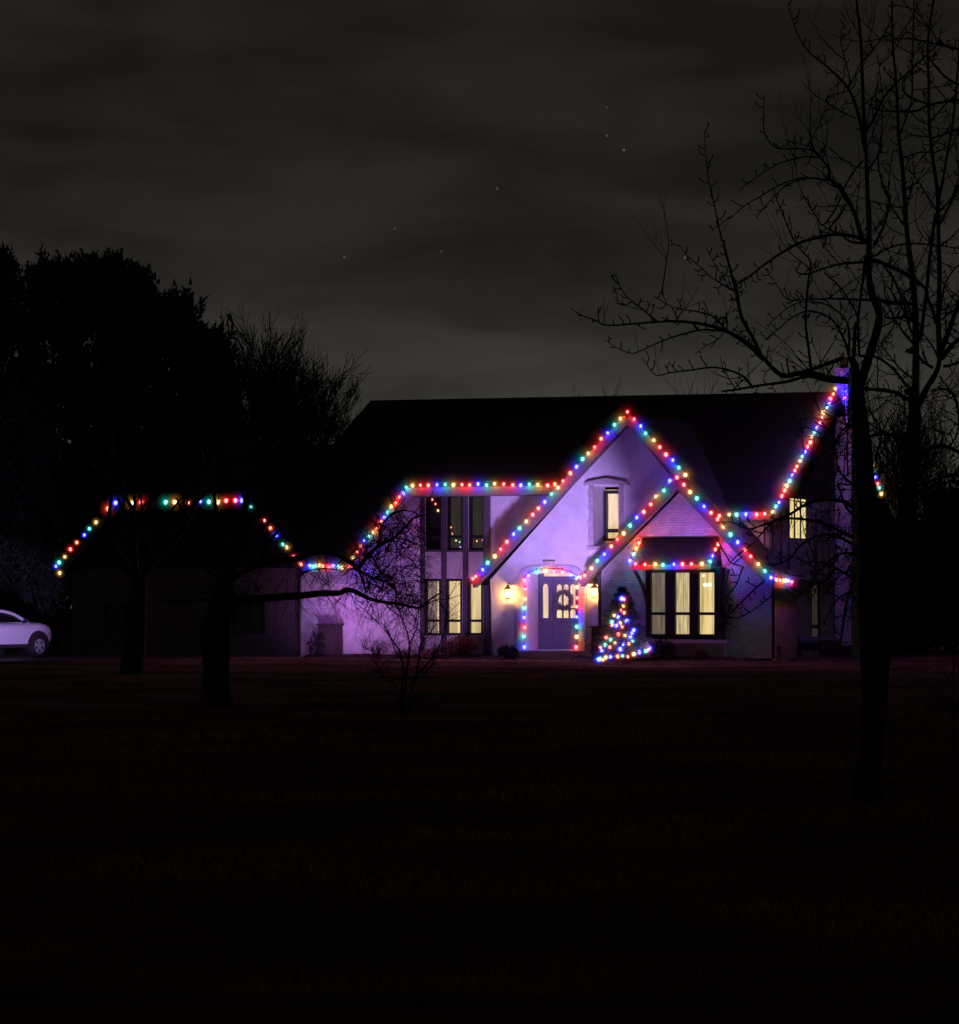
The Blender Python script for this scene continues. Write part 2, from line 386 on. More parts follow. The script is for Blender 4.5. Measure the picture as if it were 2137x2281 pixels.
# timbers (posts, sills) of the bay
def post(x0, y0, x1, y1, v=0, th=.07, mat='timber', name='timber'):
    u0, u1, z0, z1 = rect(*c2(x0,y0), *c2(x1,y1), v)
    m = MB(); m.box((u0, v-th, max(z0,0)), (u1, v-.002, z1)); return m.build(name, M[mat], house)
for a, b in ((1008,1046),(1206,1250),(1410,1455)): post(a, 262, b, 1760)
post(1612, 255, 1664, 1775, th=.12)
for a, b in ((1050,1204),(1254,1408),(1459,1608)):
    post(a, 788, b, 802, th=.04, name='sill'); post(a, 1590, b, 1602, th=.05, mat='stucco', name='sill')

# --- connecting wing / garage walls
uGL, uGR = uv(160,1400,0)[0], uv(663,1400,0)[0]
gw = [rect(232,1345,320,1411,0), rect(516,1338,590,1413,0)]
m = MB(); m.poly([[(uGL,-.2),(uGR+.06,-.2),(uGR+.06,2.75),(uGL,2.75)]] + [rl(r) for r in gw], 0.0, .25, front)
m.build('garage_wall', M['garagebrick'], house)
for r in gw: window(r, .03, M['cur_black'], mull=((r[0]+r[1])/2,), fw=.06)
m = MB(); r = gw[1]; cu, cz = uv(551,1400,0)
m.tube([Vector((cu,.10,cz-.09)), Vector((cu,.10,cz+.02))], [.012,.010], 6); m.sphere((cu,.10,cz+.06), .018, 1, (1,1,2), 1)
o = m.build('candle_lamp', [M['stucco'], emis('candle_flame_light', (1,.85,.45), 2.0)], None); o.location = P0; o.rotation_euler = (0,0,-A_H)
tag(o, 'small lit candle lamp in the dark garage window', 'lamp')
# garage gable, dark stained
gp = [c6(347,600), (212*D,985*D), (225*D,975*D), (470*D,972*D), (487*D,985*D), c6(1740,575)]
gu = UV(gp, -.35)
m = MB(); q = [(uGL-.1, 2.75), (uL+.0, 2.75)] + [(a, b-.22) for a, b in gu[4:1:-1]] + [(gu[1][0]+.1, gu[1][1]-.25)]
q = [(uGL, 2.75), (uL, 2.75), (gu[4][0]-.1, gu[4][1]-.3), (gu[3][0]-.1, gu[3][1]-.28), (gu[2][0]+.1, gu[2][1]-.28), (gu[1][0]+.1, gu[1][1]-.3)]
m.poly([q], -.02, .2, front); m.build('garage_gable', M['siding'], house)
# garage roof (clipped gable): slopes, hip
zr = 7.0; ur = (gu[0][0] + gu[5][0]) / 2
def slab(m, pts, th=.16):
    n = [Vector(p) for p in pts]
    m.hexa([p - Vector((0,0,th)) for p in n], n)
vf = -.35
m = MB()
slab(m, [(gu[0][0],vf,gu[0][1]), (gu[2][0],vf,gu[2][1]), (ur,1.9,zr), (ur,10.5,zr), (gu[0][0],10.5,gu[0][1])])
slab(m, [(gu[5][0],vf,gu[5][1]), (gu[5][0],10.5,gu[5][1]), (ur,10.5,zr), (ur,1.9,zr), (gu[3][0],vf,gu[3][1])])
slab(m, [(gu[2][0],vf,gu[2][1]), (gu[3][0],vf,gu[3][1]), (ur,1.9,zr)])
m.build('garage_roof', M['roof'], house)
m = MB(); pts = [gu[0], gu[2], gu[3], gu[5]]
for a, b in zip(pts, pts[1:]):
    m.bar((a[0],vf-.03,a[1]-.12), (b[0],vf-.03,b[1]-.12), .04, .2, up=Vector((0,1,0)) if False else Vector((0,0,1)))
m.build('garage_fascia', M['siding'], house)
# side and back walls closing the garage
m = MB(); m.box((uGL,.25,-.2), (uGL+.25,10,2.75)); m.box((uGL+.25,9.8,-.2), (0-.25,10,2.7)); m.build('back_wall', M['brick'], house)

# --- main roof as one folded sheet
VR = 5.05
def R3(px, py, v): return loc3(px, py, v)
fe = [R3(585*D-6,1096*D,-.3), R3(690*D,1094*D,-.3), R3(788*D,946*D,-.3), R3(1085*D,941*D,-.3)]
fe2 = fe[3].copy(); fe2.x += .6
fr_ = R3(1382*D,1001*D,-.3); fr_.x -= 1.5
frr = R3(*c5(613,996),-.3)
frr.x = .3; fr_.z = frr.z
bk = [R3(560*D,868*D,VR), R3(645*D,862*D,VR), R3(720*D,777*D,VR)]
ridge_r = Vector((.3, VR, vz(1861,872,.3)[1]))
zl = bk[2].z
def rp(u): t = (u - bk[2].x)/(ridge_r.x - bk[2].x); return Vector((u, VR, zl + (ridge_r.z - zl)*t))
m = MB()
def fold(a, b, c, d): slab(m, [a, b, c, d], .18)
fold(fe[0], fe[1], bk[1], bk[0])
fold(fe[1], fe[2], bk[2], bk[1])
fold(fe[2], fe2, rp(fe2.x), bk[2])
fold(fe2.lerp(rp(fe2.x), .32), fr_.lerp(rp(fr_.x), .32), rp(fr_.x), rp(fe2.x))
fold(fr_, frr, ridge_r, rp(fr_.x))
# rear slope
be = [Vector((bk[0].x, 10.4, 2.7)), Vector((bk[1].x, 10.4, 2.9)), Vector((bk[2].x, 10.4, 4.1)), Vector((.3, 10.4, 4.3))]
fold(bk[0], bk[1], be[1], be[0]); fold(bk[1], bk[2], be[2], be[1]); fold(bk[2], ridge_r, be[3], be[2])
m.build('roof', M['roof'], house)
m = MB()
def fas(a, b, dv=-.05, h=.2, w_=.04, dz=-.1):
    a = Vector(a); b = Vector(b)
    m.bar(a + Vector((0,dv,dz)), b + Vector((0,dv,dz)), w_, h)
fas(fe[0], fe[1]); fas(fe[1], fe[2]); fas(fe[2], fe2, h=.26, dz=-.15)
m.build('eave_fascia', M['fascia'], house)
m = MB(); fas(fr_, frr, h=.22); m.build('eave_fascia', M['fascia'], house)
# soffit under upper eave
m = MB(); m.box((fe[2].x+.2,-.3,fe[2].z-.30), (fe2.x,-.0,fe[2].z-.27)); m.build('soffit', M['fascia'], house); m = MB(); m.box((fr_.x,-.3,frr.z-.26), (.25,0,frr.z-.23)); m.build('soffit', M['fascia'], house)

# --- gable end (u = 0)
zE = 4.15
m = MB(); wU = None
v0_, zt = vz(*cE(430,925), 0); v1_, zb = vz(*cE(577,1277), 0); wU = (v0_, v1_, zb, zt)
v0_, zt = vz(*crop(1640,1240,6.207)(1035,300), 0); v1_, zb = vz(*crop(1640,1240,6.207)(1165,1155), 0); wL = (v0_, v1_, zb, zt)
def rz_end(v): return frr.z + (ridge_r.z-frr.z)*(v+.3)/(VR+.3) if v < VR else ridge_r.z + (4.3-ridge_r.z)*(v-VR)/(10.4-VR)
zE = wU[3] + .07
va_ = -.3 + (zE + .16 - frr.z)/(ridge_r.z - frr.z)*(VR + .3); vb_ = VR + (ridge_r.z - zE - .16)/(ridge_r.z - 4.3)*(10.4 - VR)
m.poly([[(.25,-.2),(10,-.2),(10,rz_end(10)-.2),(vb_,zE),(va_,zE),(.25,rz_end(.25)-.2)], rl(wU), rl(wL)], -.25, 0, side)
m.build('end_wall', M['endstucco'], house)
m = MB(); m.poly([[(va_,zE),(vb_,zE),(VR,rz_end(VR)-.2)]], -.2, .03, side)
m.build('end_gable', M['siding'], house)
window(wU, -.02, M['cur_warm'], mull=(wU[0]+(wU[1]-wU[0])*.33, wU[0]+(wU[1]-wU[0])*.66), fw=.045, mp=side, d=-1, inset=-.01, room=.04)
window(wL, -.02, M['cur_dark'], transom=wL[2]+(wL[3]-wL[2])*.22, fw=.10, mp=side, d=-1, inset=-.01, room=.04)
for x in (225,292,362,420,640,690,745,800,860):
    v_, _ = vz(*cE(x,1150), 0)
    if x in (420,) : pass
    m = MB(); m.box((.002, v_-.045, 2.35), (.035, v_+.045, 4.34)); m.build('timber', M['timber'], house)
m = MB(); m.box((.002,.0,2.22), (.045,5.6,2.35)); m.build('belt_board', M['timber'], house)
# rake fascia of the end
m = MB()
m.bar((.33,-.3,frr.z-.12), (.33,VR,ridge_r.z-.12), .05, .24); m.bar((.33,VR,ridge_r.z-.12), (.33,10.4,4.3-.12), .05, .24)
m.build('rake_fascia', M['siding'], house)
# chimney
m = MB(); cv0 = vz(1861,1100,0)[0]
cv0 = 5.75; cu0, cu1 = .045, .64
cu1 = .56
m.box((cu0,cv0,-.1), (cu1,cv0+.85,7.0)); 
zc = CAMH + (HY-822)*95.5/F
ch = m.build('chimney', M['chimbrick'], house); m = MB(); m.box((cu0-.02,cv0+.06,7.0), (cu1-.13,cv0+.55,zc-.12)); m.box((cu0-.06,cv0+.02,zc-.12), (cu1-.09,cv0+.6,zc))
m.build('stack', M['brick'], ch)  # same brick in a brighter tone, standing for the lit top
m = MB(); m.lathe([(.13,0),(.13,.3),(.16,.32),(.0,.36)], (.22,cv0+.3,zc), 14); m.build('flue_cap', M['chrome'], ch)

# --- gables
def gable(name, pL, pA, pR, v_, vback, fmat='fascia', th=.16):
    Lp, Ap, Rp = uv(*pL, v_), uv(*pA, v_), uv(*pR, v_)
    m = MB()
    for a, b in ((Lp, Ap), (Ap, Rp)):
        slab(m, [(a[0],v_,a[1]), (b[0],v_,b[1]), (b[0],vback,b[1]), (a[0],vback,a[1])] if a is Lp else [(a[0],v_,a[1]), (b[0],v_,b[1]), (b[0],vback,b[1]), (a[0],vback,a[1])], th)
    m.build(name+'_roof', M['roof'], house)
    m = MB()
    for a, b in ((Lp, Ap), (Ap, Rp)):
        A3 = Vector((a[0],v_-.03,a[1]-.14)); B3 = Vector((b[0],v_-.03,b[1]-.14))
        m.bar(A3, B3, .05, .26, up=Vector((0,0,1)))
    m.build(name+'_fascia', M[fmat], house)
    m = MB()   # soffit between fascia and wall
    for a, b in ((Lp, Ap), (Ap, Rp)):
        slab(m, [(a[0],v_+.01,a[1]-.2), (b[0],v_+.01,b[1]-.2), (b[0],v_+.34,b[1]-.2), (a[0],v_+.34,a[1]-.2)], .04)
    m.build(name+'_soffit', M[fmat], house)
    return Lp, Ap, Rp
gL = gable('entrance', c1(60,1912), c1(1668,196), dd(1395,992), vG-.35, 4.2)
bL = gable('brick_gable', c4(12,1072), c4(945,104), c5(615,1415), vB-.35, -.05)
# entrance wall with niche and arch
nich = rect(*c1(1320,945), *c1(1580,1560), vG)
ax0, az1 = uv(*c3(812,0), vG)[0], uv(*c3(1200,352), vG)[1]
ax1 = uv(*c3(1556,0), vG)[0]
ah = uv(*c3(1200,470), vG)[1]
def archloop(x0, x1, zs, zt, z0=-.05, n=12):
    pts = [(x0, z0), (x1, z0)]
    cxm = (x0+x1)/2; rx = (x1-x0)/2
    for i in range(n+1):
        a = math.pi*i/n
        sx_ = math.copysign(abs(math.cos(a))**.62, math.cos(a)); sz = math.sin(a)**.62
        pts.append((cxm + rx*sx_, zs + (zt-zs)*sz))
    return pts
sill_z = uv(*c3(1200,1412), vG)[1]
arch = archloop(ax0, ax1, ah, az1, sill_z)
wl = UV([c1(1668,300), (1092,1292)], vG)
rw = UV([dd(1390,1000)], vG)
outer = [(uv(1101,1400,vG)[0], -.2), (uv(1560,1400,vG)[0], -.2), (uv(1560,1400,vG)[0], rw[0][1]+.1), wl[0], wl[1]]
m = MB(); m.poly([outer, rl(nich), arch], vG, vG+.25, front); m.build('entrance_wall', M['stucco'], house)
# returns of the entrance wall
m = MB(); ul = outer[0][0]; m.box((ul, vG+.25, -.2), (ul+.2, 0, 2.6)); m.build('entrance_return', M['stucco'], house)
# niche reveal: lining box + sloping sill + window at the back
a0, a1, z0, z1 = nich; dp = .82
m = MB(); t = .05
m.box((a0-t, vG+.25, z0-t), (a0, vG+dp, z1+t)); m.box((a1, vG+.25, z0-t), (a1+t, vG+dp, z1+t))
m.box((a0, vG+.25, z1), (a1, vG+dp, z1+t)); m.hexa([(a0,vG+.25,z0-t),(a1,vG+.25,z0-t),(a1,vG+dp,z0-t),(a0,vG+dp,z0-t)], [(a0,vG+.25,z0),(a1,vG+.25,z0),(a1,vG+dp,z0+.12),(a0,vG+dp,z0+.12)])
m.build('niche_reveal', M['stucco'], house)
window((a0, a1, z0+.13, z1-.1), vG+dp-.12, M['cur_warm'], transom=z0+.45, fw=.1)
# stone surround of the niche (ragged quoins) and hood
m = MB(); R.seed(3)
zz = z0 - .02; i = 0
while zz < z1 - .02:
    h_ = R.uniform(.16,.3); zt = min(zz + h_ - .01, z1)
    wl_ = .15 + (.02 if i % 2 else 0) + R.uniform(-.01,.01); wr_ = .12 + (0 if i % 2 else .02) + R.uniform(-.01,.01)
    m.box((a0-wl_, vG-.05, zz), (a0, vG-.002, zt)); m.box((a1, vG-.05, zz), (a1+wr_, vG-.002, zt)); zz += h_; i += 1
m.box((a0-.2, vG-.09, z0-.12), (a1+.16, vG-.002, z0-.025))
m.build('niche_quoin', M['stone'], house)
hood = UV([c1(1212,940), c1(1240,900), c1(1440,860), c1(1655,898), c1(1690,938), c1(1600,925), c1(1440,925), c1(1300,925)], vG-.1)
m = MB(); m.poly([hood], vG-.12, vG-.003, front); m.build('niche_hood', M['stone'], house)
# arch surround
m = MB(); outl = archloop(ax0-.24, ax1+.2, ah-.02, az1+.24, .05); inn = archloop(ax0, ax1, ah, az1, .05)
m.poly([outl, [(a, max(b,.06)) for a, b in inn]], vG-.05, vG-.003, front)
kx = uv(*c3(1150,0), vG)[0]; m.poly([[(kx-.16,az1+.2),(kx+.16,az1+.2),(kx+.19,az1+.36),(kx-.19,az1+.36)]], vG-.09, vG-.003, front)
m.build('arch_surround', M['stone'], house)
# porch lining and back
dv = .9
m = MB(); m.box((ax0-.06, vG+.25, sill_z-.02), (ax0, vG+dv, az1+.1)); m.box((ax1, vG+.25, sill_z-.02), (ax1+.06, vG+dv, az1+.1)); m.box((ax0, vG+.25, az1), (ax1, vG+dv, az1+.1))
m.build('porch_reveal', M['stucco'], house)
m = MB(); m.box((ax0-.15, vG-.28, -.1), (ax1+.15, vG-.01, sill_z-.03)); m.box((ax0-.05, vG-.06, sill_z-.03), (ax1+.02, vG+dv+.1, sill_z-.004)); m.build('door_step', M['stone'], house)
# door assembly at v = vG + dv : frame, sidelight, leaf, transom
vd_ = vG + dv
fu0 = ax0; fu1 = ax1 + .35
du0 = uv(*c3(1190,0), vd_)[0]; du1 = uv(*c3(1545,0), vd_)[0] + .18
zt_l = uv(*c3(1100,425), vd_)[1]; ztop = az1 + .05
m = MB()
su0, su1 = uv(*c3(985,0), vd_)[0], uv(*c3(1175,0), vd_)[0]
tr = (uv(*c3(1062,0), vd_)[0], du1-.06, zt_l+.06, ztop-.02)
sl = (uv(*c3(1048,0), vd_)[0], uv(*c3(1132,0), vd_)[0], uv(*c3(0,970), vd_)[1], uv(*c3(0,500), vd_)[1])
def rnd(r, n=6):
    a0, a1, z0, z1 = r; c = (a0+a1)/2; rr = (a1-a0)/2
    return [(a0, z0), (a1, z0)] + [(c + rr*math.cos(math.pi*i/n), z1-rr + rr*math.sin(math.pi*i/n)) for i in range(n+1)]
m.poly([[(fu0,sill_z),(du0-.004,sill_z),(du0-.004,zt_l),(fu0,zt_l)], rnd(sl)], vd_-.02, vd_+.06, front)
m.poly([[(fu0,zt_l),(fu1,zt_l),(fu1,ztop),(fu0,ztop)], rl(tr)], vd_-.03, vd_+.06, front)
m.poly([[(du1+.004,sill_z),(fu1,sill_z),(fu1,zt_l),(du1+.004,zt_l)]], vd_-.02, vd_+.06, front)
fr0 = m.build('door_frame', M['door'], house)
door = MB(); lx = [uv(*c3(x,0), vd_)[0] for x in (1240,1315,1332,1408,1426,1502)]
zA_, zB_, zC_, zD_ = [uv(*c3(0,y), vd_)[1] for y in (970,868,850,508)]
lights_ = []
for i in range(3):
    lights_.append(rnd((lx[2*i], lx[2*i+1], zA_, zA_+.26))); lights_.append(rnd((lx[2*i], lx[2*i+1], zA_+.30, zD_)))
door.poly([[(du0,sill_z+.01),(du1,sill_z+.01),(du1,zt_l-.006),(du0,zt_l-.006)]] + lights_, vd_, vd_+.05, front)
for i in range(5):
    x = du0 + .12 + i*(du1-du0-.24)/4; door.box((x-.055, vd_-.012, sill_z+.18), (x+.055, vd_-.001, zA_-.12))
do = door.build('front_door', M['door'], house)
m = MB(); m.poly([[(du0+.05,zA_-.03),(du1-.05,zA_-.03),(du1-.05,zD_+.05),(du0+.05,zD_+.05)]], vd_+.055, vd_+.06, front); m.build('pane', M['cur_warm'], do)
m = MB(); m.sphere((du0+.1, vd_-.05, sill_z+.95), .03, 2); m.tube([Vector((du0+.1,vd_-.05,sill_z+.95)), Vector((du0+.1,vd_+.0,sill_z+.95))], [.012,.012], 6); m.build('handle', M['metal'], do)
m = MB(); m.poly([[(sl[0]-.02,sl[2]-.02),(sl[1]+.02,sl[2]-.02),(sl[1]+.02,sl[3]+.02),(sl[0]-.02,sl[3]+.02)]], vd_+.062, vd_+.07, front)
m.poly([[(tr[0]-.02,tr[2]-.02),(tr[1]+.02,tr[2]-.02),(tr[1]+.02,tr[3]+.02),(tr[0]-.02,tr[3]+.02)]], vd_+.064, vd_+.07, front)
m.build('pane', M['cur_warm'], fr0)

# --- brick gable block
uBL = uv(1340,1400,vB)[0]; uBR = uv(1722,1400,vB)[0]
ap = uv(*c4(945,205), vB); wlz = uv(1340,1272,vB)[1]; wrz = uv(1722,1308,vB)[1]
ap = (bL[1][0], bL[1][1]-.34)
m = MB(); m.poly([[(uBL,-.2),(uBR,-.2),(uBR,wrz),ap,(uBL,wlz)]], vB, vB+.25, front); m.build('brick_gable_wall', M['brick'], house)
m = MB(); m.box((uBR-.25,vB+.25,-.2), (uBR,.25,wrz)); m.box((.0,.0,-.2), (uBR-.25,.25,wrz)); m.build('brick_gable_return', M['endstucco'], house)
m = MB(); m.box((uBL,vB+.25,-.2), (uBL+.2,vG,wlz)); m.build('brick_gable_return', M['stucco'], house)
# side roof edge fascia
m = MB(); m.box((bL[2][0]-.02,vB-.35,bL[2][1]-.22), (bL[2][0]+.03,-.05,bL[2][1]-.02)); m.build('side_fascia', M['fascia'], house)
# bay window box with skirt roof
vw = vB - .55
b0, b1, bz0, bz1 = rect(*c4(640,985), *c4(1348,1655), vw)
m = MB()
fw = .13
wins = [rect(*c4(x0,985), *c4(x1,1655), vw) for x0, x1 in ((655,862),(890,1095),(1118,1335))]
m.box((b0,vw+.12,bz0-.02), (b1,vB-.002,bz0+.06)); m.box((b0,vw+.12,bz1-.02), (b1,vB-.002,bz1+.04))
m.box((b1-.08,vw+.12,bz0+.06), (b1-.02,vB-.002,bz1-.02)); m.box((b0+.02,vw+.12,bz0+.06), (b0+.08,vB-.002,bz1-.02))
m.poly([[(b0,bz0),(b1,bz0),(b1,bz1),(b0,bz1)]] + [rl((r[0]+.03,r[1]-.03,bz0+.05,bz1-.03)) for r in wins], vw+.02, vw+.12, front)
bay = m.build('bay_window', M['frame'], house)
tzb = uv(*c4(0,1412), vw)[1]
for r, c in zip(wins, (M['cur_dull'], M['cur_pleat'], M['cur_warm'])):
    window((r[0]+.03, r[1]-.03, bz0+.05, bz1-.03), vw+.03, c, transom=tzb, fw=.075, room=.14)
m = MB(); m.box((b0-.02,vw-.03,bz0-.12), (b1+.03,vB-.002,bz0-.03)); m.box((b0+.1,vB-.12,bz0-.5), (b1,vB-.002,bz0-.12)); m.build('bay_sill', M['stucco'], house)
cl = empty('ceiling_lamp', H((wins[2][0]+.32, vw+.13, bz1-.35)), -A_H); tag(cl, 'bright hanging room lamp seen through the right pane of the bay window', 'lamp')
m = MB(); m.tube([Vector((0,0,-.05)), Vector((0,0,.34))], [.006,.006], 5); m.build('rod', M['metal'], cl)
m = MB(); m.sphere((-.075,0,-.1), .055, 2, (1,.5,.8)); m.sphere((.075,0,-.1), .055, 2, (1,.5,.8)); m.sphere((0,0,-.1), .045, 2, (1.4,.5,.8)); m.sphere((-.12,0,.16), .035, 2, (1,.6,1)); m.build('shade', emis('room_lamp_light', (1,.93,.7), 2.2), cl)
r_ = lo[0]; m = MB()
for i in range(7): m.box((r_[0]+.06+i*.045, .13+.012*(i%2), r_[2]+.05), (r_[0]+.10+i*.045, .15+.012*(i%2), r_[3]-.05))
m.build('drape', M['cur_dull'], house)
sk0, sk1, _, zsk = rect(*c4(512,940), *c4(1272,940), vw-.3); zsk = uv(*c4(900,935), vw-.3)[1]
tk0 = uv(*c4(618,680), vB)[0]; tk1 = uv(*c4(1350,680), vB)[0]; zk = uv(*c4(900,682), vB)[1]
m = MB(); m.hexa([(sk0,vw-.3,zsk-.06),(sk1,vw-.3,zsk-.06),(sk1,vB-.003,zsk-.06),(sk0,vB-.003,zsk-.06)], [(tk0,vB-.05,zk),(tk1,vB-.05,zk),(tk1,vB-.003,zk),(tk0,vB-.003,zk)])
m.build('bay_roof', M['roof'], house)
m = MB(); m.box((sk0,vw-.33,zsk-.16), (sk1,vw-.29,zsk-.02)); m.box((sk0,vw-.29,zsk-.12), (sk1,vB-.003,zsk-.064)); m.build('bay_fascia', M['fascia'], house)
# curved brackets
for bx_, sgn in ((b0-.02, -1), (b1+.02, 1)):
    m = MB(); pts = []
    for i in range(9):
        t_ = i/8; pts.append(Vector((bx_ + sgn*(.26*(1-t_)**2 + .04), vw-.05+.35*t_, bz1-.02-1.0*t_)))
    m.tube(pts, [.055]*9, 6); m.build('bracket', M['timber'], house)
# corner post at left of brick block and dark gap
m = MB(); m.box((uBL-.09,vB-.03,0), (uBL-.003,vB+.1,wlz-.1)); m.build('corner_post', M['timber'], house)
# downspouts
def pipe(pts, r=.045, name='downspout'):
    m = MB(); m.tube([Vector(p) for p in pts], [r]*len(pts), 8); return m.build(name, M['pipe'], house)
ud = uv(668,1400,-.06)[0]; zt_ = uv(668,1282,-.06)[1]
pipe([(ud+.35,-.25,zt_+.15),(ud+.12,-.12,zt_+.05),(ud,-.07,zt_-.1),(ud,-.07,.05)])
ud = uv(1723,1400,vB-.06)[0]; pipe([(ud,vB-.06,2.35),(ud,vB-.06,.1)], .05)
m = MB(); m.hexa([(ud-.07,vB-.13,2.3),(ud+.07,vB-.13,2.3),(ud+.07,vB-.0,2.3),(ud-.07,vB-.0,2.3)], [(ud-.12,vB-.18,2.55),(ud+.12,vB-.18,2.55),(ud+.12,vB,2.55),(ud-.12,vB,2.55)]); m.build('rain_head', M['pipe'], house)

def hthing(name): return empty(name, P0, -A_H)
def hbuild(m, name, mat, smooth=False): 
    o = m.build(name, mat, None, smooth); o.location = P0; o.rotation_euler = (0,0,-A_H); return o

# --- lanterns
warm = emis('lantern_flame', (1,.45,.11), 420)
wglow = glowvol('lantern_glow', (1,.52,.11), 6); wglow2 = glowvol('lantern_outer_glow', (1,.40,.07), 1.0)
def lantern(px, py, label):
    u, z = uv(px, py, vG-.22); base = empty('wall_lantern', H((u, vG-.22, z)), -A_H)
    tag(base, label, 'lantern', 'wall lanterns beside the front door')
    m = MB()
    for i in range(6):
        a = math.pi/3*i; p = Vector((.085*math.cos(a), .085*math.sin(a), -.13)); q = Vector((.115*math.cos(a), .115*math.sin(a), .13))
        m.tube([p, q], [.006,.006], 4)
    m.lathe([(0,-.16),(.09,-.15),(.09,-.13),(0,-.13)], n=6); m.lathe([(.135,.13),(.05,.22),(.03,.26),(0,.27)], n=6); m.lathe([(.135,.13),(0,.135)], n=6)
    m.tube([Vector((0,0,.26)), Vector((0,.03,.31)), Vector((0,.12,.32)), Vector((0,.215,.24))], [.01]*4, 6)
    m.build('cage', M['metal'], base)
    m = MB(); m.sphere((0,0,-.02), .035, 2, (1,1,1.5)); m.build('bulb', warm, base)
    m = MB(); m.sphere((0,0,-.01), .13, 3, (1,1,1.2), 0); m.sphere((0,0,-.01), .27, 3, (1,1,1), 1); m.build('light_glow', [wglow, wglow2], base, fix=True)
lantern(*c3(568,635), 'glowing yellow wall lantern left of the arched doorway')
lantern(*c3(1765,620), 'glowing yellow wall lantern between the doorway and the brick gable')

# --- door wreath
u, z = uv(*c3(1345,725), vd_-.05); R.seed(5)
m = MB(); 
for k in range(1500):
    a = R.uniform(0, 2*math.pi); rr = .24 + R.gauss(0,.032); p = Vector((rr*math.cos(a), R.uniform(-.05,.02), rr*math.sin(a)))
    d_ = Vector((-math.sin(a)+R.uniform(-.7,.7), R.uniform(-.6,.2), math.cos(a)+R.uniform(-.7,.7))).normalized()*.07; s_ = d_.cross(Vector((0,1,0))).normalized()*.012
    m.tri(p - s_, p + s_, p + d_)
o = m.build('door_wreath', M['wreath'], None); o.location = H((u, vd_-.05, z)); o.rotation_euler = (0,0,-A_H)
tag(o, 'round evergreen wreath hanging on the front door glass', 'wreath')

# ------------------------------------------------------------------ string lights
bcol = {}; blamp = {}
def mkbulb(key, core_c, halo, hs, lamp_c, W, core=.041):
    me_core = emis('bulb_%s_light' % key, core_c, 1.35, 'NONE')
    gl = [(.086, 6.5), (.125, .7), (.175, .22), (.235, .085), (.305, .036), (.38, .014)]  # nested glow shells imitating bloom round the bulb
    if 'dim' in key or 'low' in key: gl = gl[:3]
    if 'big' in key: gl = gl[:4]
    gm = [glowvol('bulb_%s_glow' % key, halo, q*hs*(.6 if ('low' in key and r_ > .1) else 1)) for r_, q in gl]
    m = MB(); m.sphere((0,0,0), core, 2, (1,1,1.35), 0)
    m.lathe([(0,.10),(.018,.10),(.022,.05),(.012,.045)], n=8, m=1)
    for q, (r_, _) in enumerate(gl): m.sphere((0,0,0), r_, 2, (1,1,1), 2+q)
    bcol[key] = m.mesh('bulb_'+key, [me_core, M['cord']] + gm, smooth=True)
    if W:
        l = bpy.data.lights.new('bulb_lamp', 'POINT'); l.color = lamp_c; l.energy = W; l.shadow_soft_size = .05; blamp[key] = l
WB = 52.0
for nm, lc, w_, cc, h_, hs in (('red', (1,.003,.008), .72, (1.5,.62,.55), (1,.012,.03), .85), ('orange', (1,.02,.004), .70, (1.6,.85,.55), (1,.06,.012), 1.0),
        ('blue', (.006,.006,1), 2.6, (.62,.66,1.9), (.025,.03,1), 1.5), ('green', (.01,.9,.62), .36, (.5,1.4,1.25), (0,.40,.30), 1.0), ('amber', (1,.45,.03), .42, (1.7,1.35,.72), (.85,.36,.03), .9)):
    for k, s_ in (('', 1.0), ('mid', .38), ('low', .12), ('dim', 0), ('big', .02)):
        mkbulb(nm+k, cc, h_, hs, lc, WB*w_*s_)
CK = {'R':'red','O':'orange','B':'blue','G':'green','Y':'amber'}
R.seed(11)
def lamp(o, key):
    if key in blamp:
        q = bpy.data.objects.new('bulb_lamp', blamp[key]); COL.objects.link(q); q.parent = o
def string(label, items, dim='', drop=None):
    """items: list of (local point, colour letter)"""
    root = hthing('light_string'); tag(root, label, 'string lights', 'coloured light strings on the house')
    m = MB(); pts = [Vector(p) + Vector((0,0,.1)) for p, c in items]
    path = []; rad = []
    for a, b in zip(pts, pts[1:]):
        path += [a, (a+b)/2 - Vector((0,0,.015))]
    path.append(pts[-1])
    m.tube(path, [.009]*len(path), 5); m.build('cord', M['cord'], root)
    for p, c in items:
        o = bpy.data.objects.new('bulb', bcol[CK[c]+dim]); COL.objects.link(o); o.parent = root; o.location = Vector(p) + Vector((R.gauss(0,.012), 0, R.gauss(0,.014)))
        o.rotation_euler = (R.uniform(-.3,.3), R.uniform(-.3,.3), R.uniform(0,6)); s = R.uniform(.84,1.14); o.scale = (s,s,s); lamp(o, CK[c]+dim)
    return root
def on(cr_, v, txt):
    out = []
    for t in txt.split():
        c = t[-1]; x, y = t[:-1].split(','); out.append((loc3(*cr_(float(x), float(y)), v), c))
    return out
ve = -.42
